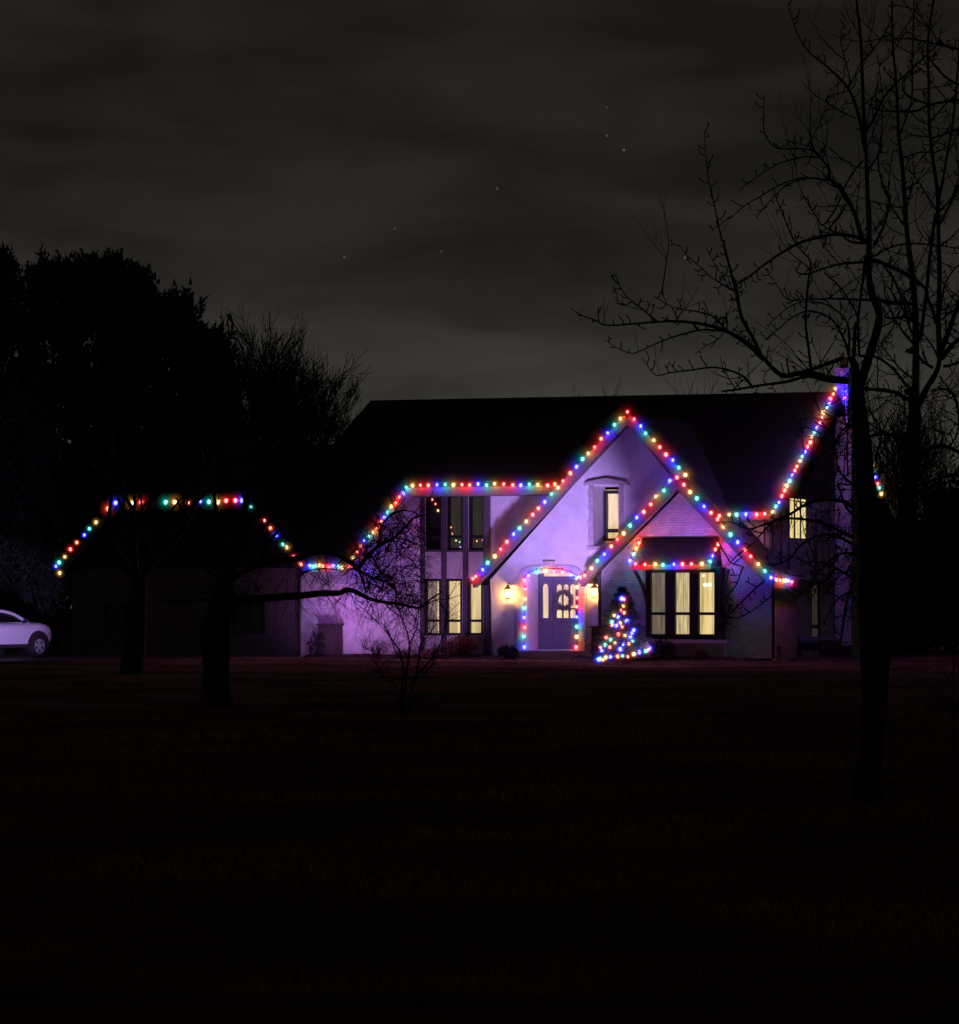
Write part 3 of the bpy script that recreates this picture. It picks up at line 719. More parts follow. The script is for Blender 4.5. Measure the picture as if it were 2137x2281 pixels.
# garage
gs = string('dimmer coloured light string round the dark clipped garage gable', on(c6, ve, '347,612Y 322,575B 338,553G 375,515Y 405,476R 445,435O 480,392B 515,357G 550,318Y 622,240O 665,208B 762,208Y 812,208R 955,205G 1007,205Y 1085,208O 1153,200B 1203,200G 1252,200Y 1302,200R 1352,195R 1395,192B 1450,228G 1522,308R 1560,352O 1592,388B 1632,440G 1658,472Y 1693,515R 1730,557O'), 'dim')
for o in gs.children:
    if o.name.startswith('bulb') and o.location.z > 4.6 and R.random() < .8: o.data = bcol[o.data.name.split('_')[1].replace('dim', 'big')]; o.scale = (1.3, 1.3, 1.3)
string('coloured light string on the low eave between garage and house, rising to the upper eave', on(cw, ve, '345,430B 415,430G 505,430Y 578,437R 655,437O 730,440B 815,445G 880,450Y 965,440R 1040,450R 1095,450B') + on(c2, ve, '370,850Y 407,803R 440,753O 478,705B 512,658G 552,612Y 590,568R 622,518O 660,473B 692,428G 733,378Y 768,335R 803,290O 840,243B 868,200G'))
string('coloured light string along the long upper eave over the timbered windows', on(c2, ve, '932,175Y 1007,177R 1080,173O 1157,173B 1235,173G 1313,172Y 1390,172R 1470,170O 1545,167B 1625,168G 1705,168Y 1788,170R') + on(c1, ve, '477,930O 565,925B 655,925G 743,925Y 833,925R 920,925O'))
string('coloured light string over the tall entrance gable', on(c1, vG-.42, '65,1905R 93,1875O 160,1805B 222,1735G 293,1663Y 355,1590R 420,1525O 485,1453B 553,1380G 618,1310Y 683,1240R 748,1172O 810,1105B 877,1030G 943,958Y 1002,885R 1075,812O 1140,740B 1207,665G 1262,600Y 1330,535R 1400,455O 1462,387B 1527,315G 1597,237Y 1668,187R 1737,255R 1800,325B 1855,400G')
       + [(loc3(*dd(x,y), vG-.42), c) for x, y, c in ((1269,853,'Y'),(1281,867,'R'),(1293,880,'O'),(1306,893,'B'),(1318,907,'G'),(1331,920,'Y'))])
it = on(c4, vB-.42, '15,1065R 52,1043O 115,970Y 180,905G 243,835B 308,765O 370,697R 433,630Y 495,560G 560,490B 627,425O 688,353R 748,283Y 820,212G 878,145B 945,98R 1010,172R 1073,240Y 1138,308G 1202,378B 1265,445O 1338,518R 1398,582Y 1462,655G 1530,730B 1595,790O 1658,862R') + on(c5, vB-.42, '523,1313Y 568,1357G 600,1400B')
ue = bL[2][0] + .05
for x, c in ((633,'O'),(655,'R'),(675,'Y'),(694,'G'),(710,'B'),(730,'R')):
    v_, z_ = vz(*c5(x,1414 + (x-633)*.08), ue); it.append((Vector((ue, v_, z_)), c))
string('coloured light string over the lower brick gable, right of the entrance', it)
it = on(c4, vB-.2, '1355,465R') + on(c4, -1.3, '1445,460Y') + on(c4, ve, '1515,457G 1612,457B 1705,457O') + on(c5, ve, '565,1008R')
for t in '613,992Y 633,963G 652,930B 667,897R 687,865O 700,832Y 715,800G 732,770B 747,740R 763,710O 780,683Y 795,653G 812,623B 828,590R 841,562O 855,530Y 869,500G 884,473B 900,447R 912,415O 927,385Y 943,355G 961,333B 969,298R 986,272O 998,242Y'.split():
    x, y = t[:-1].split(','); v_, z_ = vz(*c5(float(x), float(y)), .42); it.append((Vector((.42, v_, z_)), t[-1]))
string('coloured light string on the right eave, climbing the end of the roof to the chimney', it)
it = []
bb = (Vector((.42, cv0-.12, vz(*cK(1185,455), .42)[1])), 'B'); it.append(bb)  # blue bulb added to tint the chimney top violet
for t in '1052,300R 1217,712Y 1228,747G 1242,783B 1255,818R 1268,850G 1281,882Y'.split():
    x, y = t[:-1].split(','); v_, z_ = vz(*c5(float(x), float(y)), .42); it.append((Vector((.42, v_, z_)), t[-1]))
fs = string('short coloured light string down the far roof edge behind the big bare tree', it, 'dim')
for o in fs.children:
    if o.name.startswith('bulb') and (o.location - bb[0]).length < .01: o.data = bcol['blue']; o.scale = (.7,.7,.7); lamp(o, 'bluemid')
it = [(loc3(*c2(x, y), .075), c) for x, y, c in ((1113,310,'R'),(1143,358,'R'),(1175,418,'Y'),(1295,575,'O'),(1305,625,'R'),(1340,692,'Y'),(1372,712,'G'),(1384,752,'B'),(1530,700,'O'),(1583,695,'R'))]  # bulbs set behind the glass to imitate reflections of the strings
ws = string('small coloured lights imitating string reflections in the dark upper timbered windows', it, 'dim')
for o in ws.children:
    if o.name.startswith('bulb'): k_ = .62 if o.location.z > 4.2 else .42; o.scale = (k_,k_,k_)
it = on(c4, vw-.38, '493,905B 543,933R 635,938R 723,940Y 813,942G 910,937B 1000,942O 1090,942R 1183,938Y 1265,915G')
lft = [(loc3(*c4(577,735), vB-.25),'R'), (loc3(*c4(548,788), vw+.1),'Y'), (loc3(*c4(522,845), vw-.1),'G')]
rgt = [(loc3(*c4(1287,857), vw-.1),'B'), (loc3(*c4(1312,797), vw+.1),'O'), (loc3(*c4(1340,748), vB-.25),'R')]
string('coloured light string round the little roof over the bay window', lft + it + rgt)
string('coloured light string framing the arched front doorway', on(c3, vG-.1, '797,1372B 795,1237G 800,1103R 797,965B 798,835G 803,703Y 805,575R 803,440R 853,380B 965,345G 1087,325Y 1205,335R 1325,340O 1437,378B 1522,425G 1522,553Y 1520,690R 1522,828O 1518,963B 1520,1097G 1523,1235Y 1522,1370R'), 'mid')

# ------------------------------------------------------------------ unseen violet floodlights, added to light walls, car and evergreens
def spot(name, loc, tgt, col, W, deg, blend=.5, r=.15):
    l = bpy.data.lights.new(name, 'SPOT'); l.energy = W; l.color = col; l.spot_size = math.radians(deg); l.spot_blend = blend; l.shadow_soft_size = r
    o = bpy.data.objects.new(name, l); COL.objects.link(o); o.location = loc
    o.rotation_euler = (Vector(tgt) - Vector(loc)).to_track_quat('-Z', 'Y').to_euler(); return o
for u_, W_ in ((-13.5, 150), (-12.0, 130), (-10.5, 90)): spot('unseen_flood', H((u_+.3, -2.6, .16)), H((u_-.5, 0, 1.8)), (.68,.27,1), W_, 92, 1.0)
spot('unseen_flood', (-12.6, 85.5, .5), (-14.6, 95, 1.1), (.50,.33,1), 2300, 21, .5)
spot('unseen_flood', (-12.9, 86.5, .5), (-16.0, 101, 6.5), (.55,.28,1), 380, 22, .7)
spot('unseen_flood', (2.0, 86, .9), H((-6.4, vG, 4.3)), (.48,.29,1), 3000, 48, .9)

spot('unseen_flood', H((-.4, -8, .3)), H((-2.3, vB, 3.9)), (.62,.32,1), 420, 30, .9)
spot('unseen_flood', H((-9.2, -3.0, .16)), H((-9.0, 0, 3.3)), (.56,.32,1), 150, 80, 1.0)
# ------------------------------------------------------------------ bed, path and small things by the wall
R.seed(21)
bed = MB()
def bedstrip(u0, u1, vf, vb, h0=.10, n=60):
    for i in range(n):
        a = u0 + (u1-u0)*i/n; b = u0 + (u1-u0)*(i+1)/n
        for j in range(4):
            def P(u, t):
                v = vb + (vf-vb)*t + (.25*math.sin(u*1.7)+.12*math.sin(u*4.1) if t == 1 else 0)
                z = (h0*(1-t**3)) + (.05*math.sin(u*9.3+t*4)*math.sin(u*5.7) if 0 < t < 1 else 0)
                return H((u, v, max(z, 0) + (.004 if t < 1 else -.02)))
            bed.quad(P(a,j/4), P(b,j/4), P(b,(j+1)/4), P(a,(j+1)/4))
bedstrip(-14.5, uSp-.1, -1.5, -.01); bedstrip(uSp-.05, ax0-.2, -2.4, vG-.01); bedstrip(ax1+.2, uBL, -2.6, vG-.01); bedstrip(uBL, uBR, -3.0, vB-.01); bedstrip(uBR+.02, 3.5, -1.4, 4, .06)
tag(bed.build('mulch_bed', M['mulch']), kind='structure')

def leafball(m, c, rad, n, size, up=.2, sq=(1,1,1)):
    for k in range(n):
        d_ = Vector((R.gauss(0,1), R.gauss(0,1), R.gauss(0,1))).normalized()
        rr = R.random()**.4
        p = Vector(c) + Vector((d_.x*rad*sq[0], d_.y*rad*sq[1], d_.z*rad*sq[2]))*rr
        t = (d_ + Vector((R.uniform(-.8,.8), R.uniform(-.8,.8), up + R.uniform(-.8,.8)))).normalized()
        s_ = t.cross(Vector((R.random(),R.random(),R.random()))).normalized()
        z_ = size*R.uniform(.6,1.4)
        m.tri(p - s_*z_*.3, p + s_*z_*.3, p + t*z_)
def bush(px, pbase, v, w_, h_, n, mat, label, size=.08, name='bush', twigs=14):
    u, _ = uv(px, 1400, v); base = empty(name, H((u, v, .03)))
    tag(base, label, 'bush')
    m = MB()
    for k in range(twigs):
        a = R.uniform(0, 2*math.pi); q = Vector((math.cos(a)*w_*.45*R.random(), math.sin(a)*w_*.35*R.random(), h_*R.uniform(.6,1)))
        m.tube([Vector((0,0,0)), q*.5 + Vector((0,0,.05)), q], [.012,.008,.004], 4)
    m.build('stem', M['twig'], base)
    m = MB(); leafball(m, (0,0,h_*.55), w_*.5, n, size, sq=(1,.8,h_/w_)); m.build('foliage', mat, base)
bush(1026, 1452, -.75, .95, .62, 900, M['redbush'], 'low dry reddish bush in the bed under the timbered windows')
bush(1131, 1465, vG-.7, .6, .36, 500, M['needle'], 'small dark rounded bush left of the doorway step')
bush(845, 1458, -.8, .5, .5, 160, M['twig'], 'small leafless bush against the purple wall', size=.05)
bush(1322, 1465, vG-.7, .5, .8, 200, M['drygrass'], 'tall dry bush between the door step and the stone pedestal', size=.06)
bush(1475, 1470, vB-.9, .75, .55, 500, M['needle'], 'dark evergreen bush right of the lit Christmas tree')
bush(1560, 1472, vB-.9, .5, .25, 250, M['drygrass'], 'low dry plant tuft in the bed under the bay window')
for x in (900, 960):
    bush(x, 1465, -1.0, .7, .25, 260, M['redbush'] if x == 960 else M['drygrass'], 'low reddish dry plants at the foot of the wall beside the timber post' if x == 960 else 'low brown dry plants at the foot of the purple wall', size=.06)

# pedestal
u, z = uv(1343, 1395, vB-.15); 
b = tag(empty('garden_pedestal', H((u, vB-.35, 0)), -A_H), 'grey stone pedestal with a flat cap behind the lit Christmas tree', 'pedestal')
m = MB(); m.box((-.19,-.17,0), (.19,.17,z-.05)); m.build('shaft', M['timber'], b)
m = MB(); m.hexa([(-.23,-.21,z-.046),(.23,-.21,z-.046),(.23,.21,z-.046),(-.23,.21,z-.046)], [(-.25,-.23,z),(.25,-.23,z),(.25,.23,z),(-.25,.23,z)]); m.build('cap', M['timber'], b)

# storage cabinet on the purple wall
u0, z1 = uv(712, 1389, -.5); u1, _ = uv(749, 1389, -.5); 
b = tag(empty('storage_cabinet', H(((u0+u1)/2, -.35, 0)), -A_H), 'weathered wooden storage cabinet against the purple lit wall', 'cabinet')
hw = (u1-u0)/2
m = MB(); m.box((-hw,-.25,.02), (hw,.25,z1-.06)); m.build('body', M['cabwood'], b)
m = MB(); m.box((-hw-.04,-.3,z1-.056), (hw+.04,.28,z1)); m.build('lid', M['cabwood'], b)
for s_ in (-1, 1):
    m = MB(); m.box((min(0.008*s_,s_*(hw-.03)),-.275,.08), (max(.008*s_,s_*(hw-.03)),-.252,z1-.1)); d_ = m.build('door', M['cabwood'], b)
    m = MB(); m.sphere((s_*.06,-.29,z1*.55), .014, 1); m.build('knob', M['metal'], d_)
bush(704, 1460, -.8, .5, .75, 260, M['twig'], 'dark dried climbing plant in front of the storage cabinet', size=.09)

# by the end wall: urn, leaning slab, grill, boxes
def ep(px, v): return None
def gat(px, Y): p = at(px, 1400, Y); return (p.x, p.y, 0)
b = tag(empty('planter_urn', gat(1725, 88.6)), 'dark tapering urn planter with dead stalks at the foot of the downspout', 'planter')
m = MB(); m.lathe([(0,0),(.10,0),(.11,.04),(.06,.09),(.10,.2),(.19,.42),(.21,.44),(.18,.45),(.16,.40),(0,.38)], n=20); m.build('urn', M['pot'], b, True)
m = MB()
for k in range(26):
    a = R.uniform(0,6.3); r_ = R.uniform(.02,.16); m.tube([Vector((r_*.4*math.cos(a),r_*.4*math.sin(a),.4)), Vector((r_*math.cos(a),r_*math.sin(a),R.uniform(.5,.68)))], [.006,.003], 3)
leafball(m, (0,0,.52), .14, 120, .06); m.build('dry_stalks', M['drygrass'], b)
b = gat(1701, 88.9); m = MB(); m.hexa([(-.14,-.03,0),(.14,-.03,0),(.14,.03,0),(-.14,.03,0)], [(-.10,.17,.48),(.10,.17,.48),(.10,.23,.46),(-.10,.23,.46)])
o = m.build('leaning_slab', M['stone'], None); o.location = b; o.rotation_euler = (0,0,-A_H); tag(o, 'reddish flat slab leaning on the wall beside the urn planter', 'slab')
b = tag(empty('barbecue_grill', gat(1800, 92.5), .3), 'dark barbecue grill with side shelf under the narrow end window', 'grill')
m = MB(); m.box((-.32,-.22,.32), (.32,.22,.46)); m.build('firebox', M['metal'], b)
m = MB(); m.tube([Vector((-.32,0,.47)), Vector((.32,0,.47))], [.2,.2], 14); m.build('lid', M['cladding'], b)
m = MB(); m.box((-.56,-.2,.44), (-.34,.2,.465)); m.build('side_shelf', M['chrome'], b)
m = MB(); m.tube([Vector((-.25,-.24,.52)), Vector((.25,-.24,.52))], [.012,.012], 6); m.build('handle', M['chrome'], b)
for x in (-.28,.28):
    for y in (-.18,.18):
        m = MB(); m.tube([Vector((x,y,.0)), Vector((x,y,.32))], [.016,.016], 6); m.build('leg', M['metal'], b)
for px, w_, h_, lab in ((1848, .50, .62, 'taller black storage box between the grill and the big trunk'), (1880, .34, .44, 'lower black storage box nearest the big trunk')):
    b = tag(empty('storage_box', gat(px, 92.0), .15), lab, 'box', 'black storage boxes by the end wall')
    m = MB(); m.hexa([(-w_/2,-.2,0),(w_/2,-.2,0),(w_/2,.2,0),(-w_/2,.2,0)], [(-w_/2-.02,-.22,h_-.05),(w_/2+.02,-.22,h_-.05),(w_/2+.02,.22,h_-.05),(-w_/2-.02,.22,h_-.05)]); m.build('body', M['cladding'], b)
    m = MB(); m.hexa([(-w_/2-.04,-.24,h_-.046),(w_/2+.04,-.24,h_-.046),(w_/2+.04,.24,h_-.046),(-w_/2-.04,.24,h_-.046)], [(-w_/2,-.2,h_),(w_/2,-.2,h_),(w_/2,.2,h_),(-w_/2,.2,h_)]); m.build('lid', M['cladding'], b)

# ------------------------------------------------------------------ Christmas tree on the lawn
YT = 83.0
tx = at(1386, 1400, YT); base = tag(empty('christmas_tree', (tx.x, YT, 0)), 'small conical Christmas tree covered in coloured bulbs on the lawn', 'tree')
m = MB(); m.tube([Vector((0,0,0)), Vector((0,0,1.9))], [.035,.008], 7); m.build('trunk', M['bark'], base)
m = MB(); R.seed(4)
ztop_ = at(1386, 1306, YT).z
for k in range(150):
    t = (k+.5)/150; z = .25 + (ztop_-.3)*t; rad = .88*(1-t)**.85 + .05
    for b_ in range(5):
        a = R.uniform(0, 2*math.pi); L_ = rad*R.uniform(.7,1.08)
        tip = Vector((math.cos(a)*L_, math.sin(a)*L_, z + L_*R.uniform(.05,.3))); root_ = Vector((0,0,z))
        m.tube([root_, tip], [.008,.003], 3, cap=False)
        for q in range(14):
            p = root_.lerp(tip, R.uniform(.25,1)); d_ = ((tip-root_).normalized() + Vector((R.uniform(-.9,.9),R.uniform(-.9,.9),R.uniform(-.5,.8)))).normalized()*R.uniform(.05,.1)
            s_ = d_.cross(Vector((R.random(),R.random(),1))).normalized()*.012; m.tri(p-s_, p+s_, p+d_)
for k in range(14): m.tube([Vector((0,0,ztop_-.3)), Vector((R.uniform(-.08,.08),R.uniform(-.08,.08),ztop_-R.uniform(0,.15)))], [.006,.003], 3)
m.build('foliage', M['fir'], base)
ls = tag(empty('light_string', (tx.x, YT, 0)), 'coloured light string wound round the small Christmas tree', 'string lights')
bs = '890,368B 942,382R 923,503Y 878,590R 935,635O 750,683Y 825,715B 708,808G 870,828Y 985,790B 785,873B 900,905O 712,870O 1118,965B 1085,1020B 1053,1093B 828,1040R 953,1062Y 598,1098R 683,1140G 1097,1167G 765,1210Y 917,1228B 1027,1220O 580,1240G 668,1283R 490,1288R 865,1322B 520,1345B 1413,1300B 1345,1355G 1225,1378B 1120,1413Y 1008,1463R 908,1448G 815,1457O 683,1465B 590,1478Y 540,1520O 455,1510B 1380,1330R 480,1500G'
pts = []
for t in bs.split():
    x, y = t[:-1].split(','); px, py = ct(float(x), float(y)); z = at(px, py, YT).z
    t_ = max(0, min(1, (z-.25)/(ztop_-.3))); rad = .80*(1-t_)**.85 + .06
    X = at(px, py, YT).x - tx.x; yy = -math.sqrt(max(rad*rad - X*X, .01))*.8
    P = at(px, py, YT + yy); pts.append((P - Vector((tx.x, YT, 0)), t[-1]))
for p, c in pts:
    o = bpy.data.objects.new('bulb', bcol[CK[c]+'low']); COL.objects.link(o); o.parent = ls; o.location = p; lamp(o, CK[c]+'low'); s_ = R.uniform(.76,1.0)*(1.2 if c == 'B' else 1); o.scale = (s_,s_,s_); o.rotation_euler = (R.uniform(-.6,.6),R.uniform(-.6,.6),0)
m = MB(); path = []
for k in range(160):
    t = k/159; z = .22 + (ztop_-.35)*t; rad = .80*(1-t)**.85 + .02; a = k*.32; path.append(Vector((math.cos(a)*rad, math.sin(a)*rad, z + .02*math.sin(k))))
m.tube(path, [.006]*160, 4); m.build('cord', M['cord'], ls)

# ------------------------------------------------------------------ grass blades
gm_, nt, out = newmat('dry_winter_grass'); L = nt.links.new
d_ = N(nt, 'ShaderNodeBsdfDiffuse'); t_ = N(nt, 'ShaderNodeBsdfTranslucent'); x_ = N(nt, 'ShaderNodeMixShader'); x_.inputs[0].default_value = .45
no = N(nt, 'ShaderNodeTexNoise'); no.inputs['Scale'].default_value = .35; tc = N(nt, 'ShaderNodeTexCoord'); L(tc.outputs['Object'], no.inputs[0])
cr = N(nt, 'ShaderNodeValToRGB'); cr.color_ramp.elements[0].position = .38; cr.color_ramp.elements[1].position = .62
cr.color_ramp.elements[0].color = (.14,.10,.055,1); cr.color_ramp.elements[1].color = (.36,.24,.14,1); L(no.outputs[0], cr.inputs[0])
L(cr.outputs[0], d_.inputs[0]); L(cr.outputs[0], t_.inputs[0]); L(d_.outputs[0], x_.inputs[1]); L(t_.outputs[0], x_.inputs[2]); L(x_.outputs[0], out.inputs[0])
R.seed(77); m = MB(); V = m.v; Fc = m.f
def blade(X, Y, h_, w_):
    a = R.uniform(0, math.pi); dx, dy = math.cos(a)*w_, math.sin(a)*w_; n_ = len(V)
    V.append((X-dx, Y-dy, -.005)); V.append((X+dx, Y+dy, -.005)); V.append((X+R.gauss(0,h_*.4), Y+R.gauss(0,h_*.4), h_*R.uniform(.6,1.2))); Fc.append((n_, n_+1, n_+2)); m.m.append(0)
for k in range(140000):
    Y = 48 + 43*R.random()**.8; X = R.uniform(-.2, .2)*Y
    pv = (Vector((X, Y, 0)) - P0); pv = (pv.dot(EU), pv.dot(EV))
    if pv[1] > -2.4 and pv[0] < 3.5: continue
    if X < -11.2 and Y > 83.5: continue
    blade(X, Y, .055 + .02*math.sin(X*.7+Y*.4), .022)
for k in range(70000):
    Y = 13 + 37*R.random()**1.3; X = R.uniform(-.22, .22)*Y; blade(X, Y, .045, .006 + .0003*Y)
tag(m.build('grass', gm_, None, False, fix=False), kind='stuff')

# ------------------------------------------------------------------ CAR
CARYAW = math.radians(54)
def catmull0(P, k=4):
    out = []; Q = [P[0]*2 - P[1]] + P + [P[-1]*2 - P[-2]]
    for i in range(1, len(Q)-2):
        a, b, c, e_ = Q[i-1], Q[i], Q[i+1], Q[i+2]
        for j in range(k):
            t = j/k; out.append(.5*((2*b) + (c-a)*t + (2*a-5*b+4*c-e_)*t*t + (3*b-a-3*c+e_)*t**3))
    return out + [P[-1]]
wc = at(82.5, 1440, 95.0)
car = empty('parked_car', (0,0,0), CARYAW)
# local frame: +x to the nose, y to the left; the near side is y = -.92; front wheel centre at (1.36, -.80)
cpos = Vector((wc.x, 95.0, 0)) - (Matrix.Rotation(CARYAW, 3, 'Z') @ Vector((1.36, -.86, 0)))
car.location = cpos; tag(car, 'white sport utility car parked at the left, nose to the right, lit violet', 'car')
# stations: x, half width, sill z, belt z, roof z (or None), roof half width
ST = [(-2.28,.62,.52,.92,None),(-2.22,.80,.42,1.02,None),(-2.05,.88,.36,1.06,None),(-1.7,.915,.34,1.08,None),(-1.36,.925,.33,1.08,None),(-.8,.93,.33,1.07,None),(-.2,.93,.33,1.06,None),(.4,.93,.33,1.05,None),(.95,.925,.33,1.04,None),(1.36,.92,.35,1.05,None),(1.7,.90,.38,1.03,None),(1.95,.86,.42,.99,None),(2.12,.76,.46,.90,None),(2.20,.60,.50,.80,None)]
m = MB()
rings = []
for x, hw, zs, zb, _ in ST:
    ring = []
    for y, z in ((-.55,zs-.04),(-.93,zs),(-1.0,zs+.12),(-1.0,(zs+zb)/2+.05),(-.975,zb-.12),(-.90,zb),(-.6,zb+.05),(0,zb+.075)):
        ring.append((x, y*hw, z))
    for y, z in ((-.6,zb+.05),(-.90,zb),(-.975,zb-.12),(-1.0,(zs+zb)/2+.05),(-1.0,zs+.12),(-.93,zs),(-.55,zs-.04)):
        ring.append((x, -y*hw, z))
    rings.append(ring)
def loft(m, rings, mt=0, caps=True):
    n = len(rings[0]); b = len(m.v)
    for r_ in rings: m.v += r_
    for i in range(len(rings)-1):
        for j in range(n):
            k = (j+1) % n; m.f.append((b+i*n+j, b+i*n+k, b+(i+1)*n+k, b+(i+1)*n+j)); m.m.append(mt)
    if caps: m.f.append(tuple(b+j for j in range(n))); m.m.append(mt); m.f.append(tuple(b+(len(rings)-1)*n+j for j in range(n))[::-1]); m.m.append(mt)
loft(m, rings)
body = m.build('body', M['carpaint'], car, True)
bv = body.modifiers.new('sub', 'SUBSURF'); bv.levels = 1; bv.render_levels = 2
m = MB(); rings = []
for x, hb, zb, ht, zt in ((-2.12,.72,1.05,.60,1.10),(-1.95,.80,1.06,.62,1.42),(-1.6,.83,1.07,.66,1.60),(-.9,.85,1.07,.68,1.66),(-.1,.85,1.06,.68,1.66),(.35,.85,1.05,.66,1.60),(.75,.84,1.04,.66,1.42),(1.15,.83,1.03,.68,1.14),(1.30,.82,1.02,.7,1.05)):
    ring = [(x,-hb,zb-.03),(x,-(hb*.35+ht*.65),zb+(zt-zb)*.7),(x,-ht,zt-.03),(x,-ht*.6,zt+.01),(x,0,zt+.03)]
    ring = [(a-.18, b, 1.05+(c-1.05)*.80) for a, b, c in ring]
    rings.append(ring + [(a, -b, c) for a, b, c in ring[3::-1]])
loft(m, rings); cab = m.build('cabin', M['carpaint'], car, True); bv = cab.modifiers.new('sub', 'SUBSURF'); bv.levels = 1; bv.render_levels = 2
def yside(x, z):  # near side surface of the cabin
    t = max(0, (z-1.05)/.6); return .855 - .17*t
for s_ in (-1, 1):
    for poly_ in ([(1.05,1.10),(.62,1.10),(.16,1.10),(.16,1.53),(.42,1.49),(.62,1.42)], [(.15,1.10),(-.85,1.11),(-.85,1.57),(.15,1.55)], [(-.93,1.12),(-1.65,1.16),(-1.5,1.5),(-.93,1.56)]):
        m = MB(); a = [(x-.18, s_*(yside(x,z)+.012), 1.05+(z-1.05)*.68) for x, z in poly_]; b = [(x-.18, s_*(yside(x,z)-.02), 1.05+(z-1.05)*.68) for x, z in poly_]; m.hexa(a, b); m.build('side_window', M['carglass'], car)
m = MB(); m.hexa([(.54,-.56,1.40),(1.02,-.70,1.12),(1.02,.70,1.12),(.54,.56,1.40)], [(.52,-.56,1.36),(1.0,-.70,1.08),(1.0,.70,1.08),(.52,.56,1.36)]); m.build('windscreen', M['carglass'], car)
for s_ in (-1, 1):
    m = MB(); rp_ = [Vector((x, s_*y, z)) for x, y, z in ((1.0,.86,1.06),(.72,.835,1.19),(.42,.805,1.32),(.05,.78,1.405),(-.5,.77,1.445),(-1.2,.77,1.44),(-1.75,.79,1.36),(-2.1,.80,1.2))]
    m.tube(catmull0(rp_), [.05]*len(catmull0(rp_)), 8); m.build('roof_rail', M['carpaint'], car, True)
    m = MB(); m.sphere((.72, s_*1.02, 1.13), .1, 2, (.7,1.1,.75)); m.tube([Vector((.74,s_*.86,1.07)), Vector((.72,s_*.98,1.1))], [.03,.03], 6); m.build('wing_mirror', M['cladding'], car, True)
    m = MB(); m.hexa([(1.98,s_*.70,.76),(2.16,s_*.45,.73),(2.16,s_*.5,.64),(1.9,s_*.85,.66)], [(1.9,s_*.62,.80),(2.06,s_*.4,.77),(2.08,s_*.45,.62),(1.85,s_*.78,.64)]); m.build('headlight', M['carglass'], car)
    for x in (.35, -.55): 
        m = MB(); m.bar((x,s_*.94,.90), (x-.2,s_*.94,.905), .025, .03); m.build('door_handle', M['carpaint'], car)
    m = MB(); m.hexa([(-1.0,s_*.90,.30),(1.0,s_*.90,.30),(1.0,s_*.945,.32),(-1.0,s_*.945,.32)], [(-1.0,s_*.90,.43),(1.0,s_*.90,.43),(1.0,s_*.947,.42),(-1.0,s_*.947,.42)]); m.build('sill_cladding', M['cladding'], car)
    for x in (1.36, -1.36):
        m = MB(); n = 20
        for i in range(n):       # dark arch round the wheel well
            a0_, a1_ = math.pi*(i/n)*1.16-.25, math.pi*((i+1)/n)*1.16-.25
            P_ = lambda a, r_, y: (x + r_*math.cos(a), s_*y, .37 + r_*math.sin(a))
            m.hexa([P_(a0_,.0,.935),P_(a0_,.46,.935),P_(a1_,.46,.935),P_(a1_,.0,.935)], [P_(a0_,.0,.80),P_(a0_,.46,.80),P_(a1_,.46,.80),P_(a1_,.0,.80)])
        m.build('wheel_arch', M['cladding'], car)
        wh = empty('wheel', (x, s_*.86, .355), 0, car)
        m = MB(); prof = [(.205,-.11),(.31,-.115),(.345,-.08),(.355,0),(.345,.08),(.31,.115),(.205,.11)]
        b0_ = len(m.v); n = 32
        for r_, y in prof:
            for j in range(n): a = 2*math.pi*j/n; m.v.append((r_*math.cos(a), y*s_*1.0, r_*math.sin(a)))
        for i in range(len(prof)-1):
            for j in range(n): k = (j+1)%n; m.f.append((b0_+i*n+j,b0_+i*n+k,b0_+(i+1)*n+k,b0_+(i+1)*n+j)); m.m.append(0)
        m.build('tyre', M['tyre'], wh, True)
        m = MB()
        for k in range(5):
            a = 2*math.pi*k/5 + .3
            for da, w2 in ((-.14,.022),(.14,.022)):
                m.bar((0.03*math.cos(a),s_*.098,.03*math.sin(a)), (.205*math.cos(a+da),s_*.105,.205*math.sin(a+da)), .05, .035, up=Vector((0,1,0)))
        for r0_, r1_ in ((.19,.22),):
            for j in range(32):
                a0_, a1_ = 2*math.pi*j/32, 2*math.pi*(j+1)/32
                Q = lambda a, r_, y: (r_*math.cos(a), s_*y, r_*math.sin(a))
                m.hexa([Q(a0_,r0_,.09),Q(a0_,r1_,.09),Q(a1_,r1_,.09),Q(a1_,r0_,.09)], [Q(a0_,r0_,.118),Q(a0_,r1_,.118),Q(a1_,r1_,.118),Q(a1_,r0_,.118)])
        m.tube([Vector((0,s_*.09,0)), Vector((0,s_*.122,0))], [.055,.045], 12)
        m.build('rim', M['rim'], wh)
        m = MB(); m.tube([Vector((0,s_*.02,0)), Vector((0,s_*.06,0))], [.228,.228], 24); m.build('brake_shadow_plate', M['cladding'], wh)

# ------------------------------------------------------------------ TREES
def catmull(P, k=4):
    if len(P) < 3: return P
    out = []
    Q = [P[0]*2 - P[1]] + P + [P[-1]*2 - P[-2]]
    for i in range(1, len(Q)-2):
        a, b, c, d_ = Q[i-1], Q[i], Q[i+1], Q[i+2]
        for j in range(k):
            t = j/k; out.append(.5*((2*b) + (c-a)*t + (2*a-5*b+4*c-d_)*t*t + (3*b-a-3*c+d_)*t**3))
    out.append(P[-1]); return out

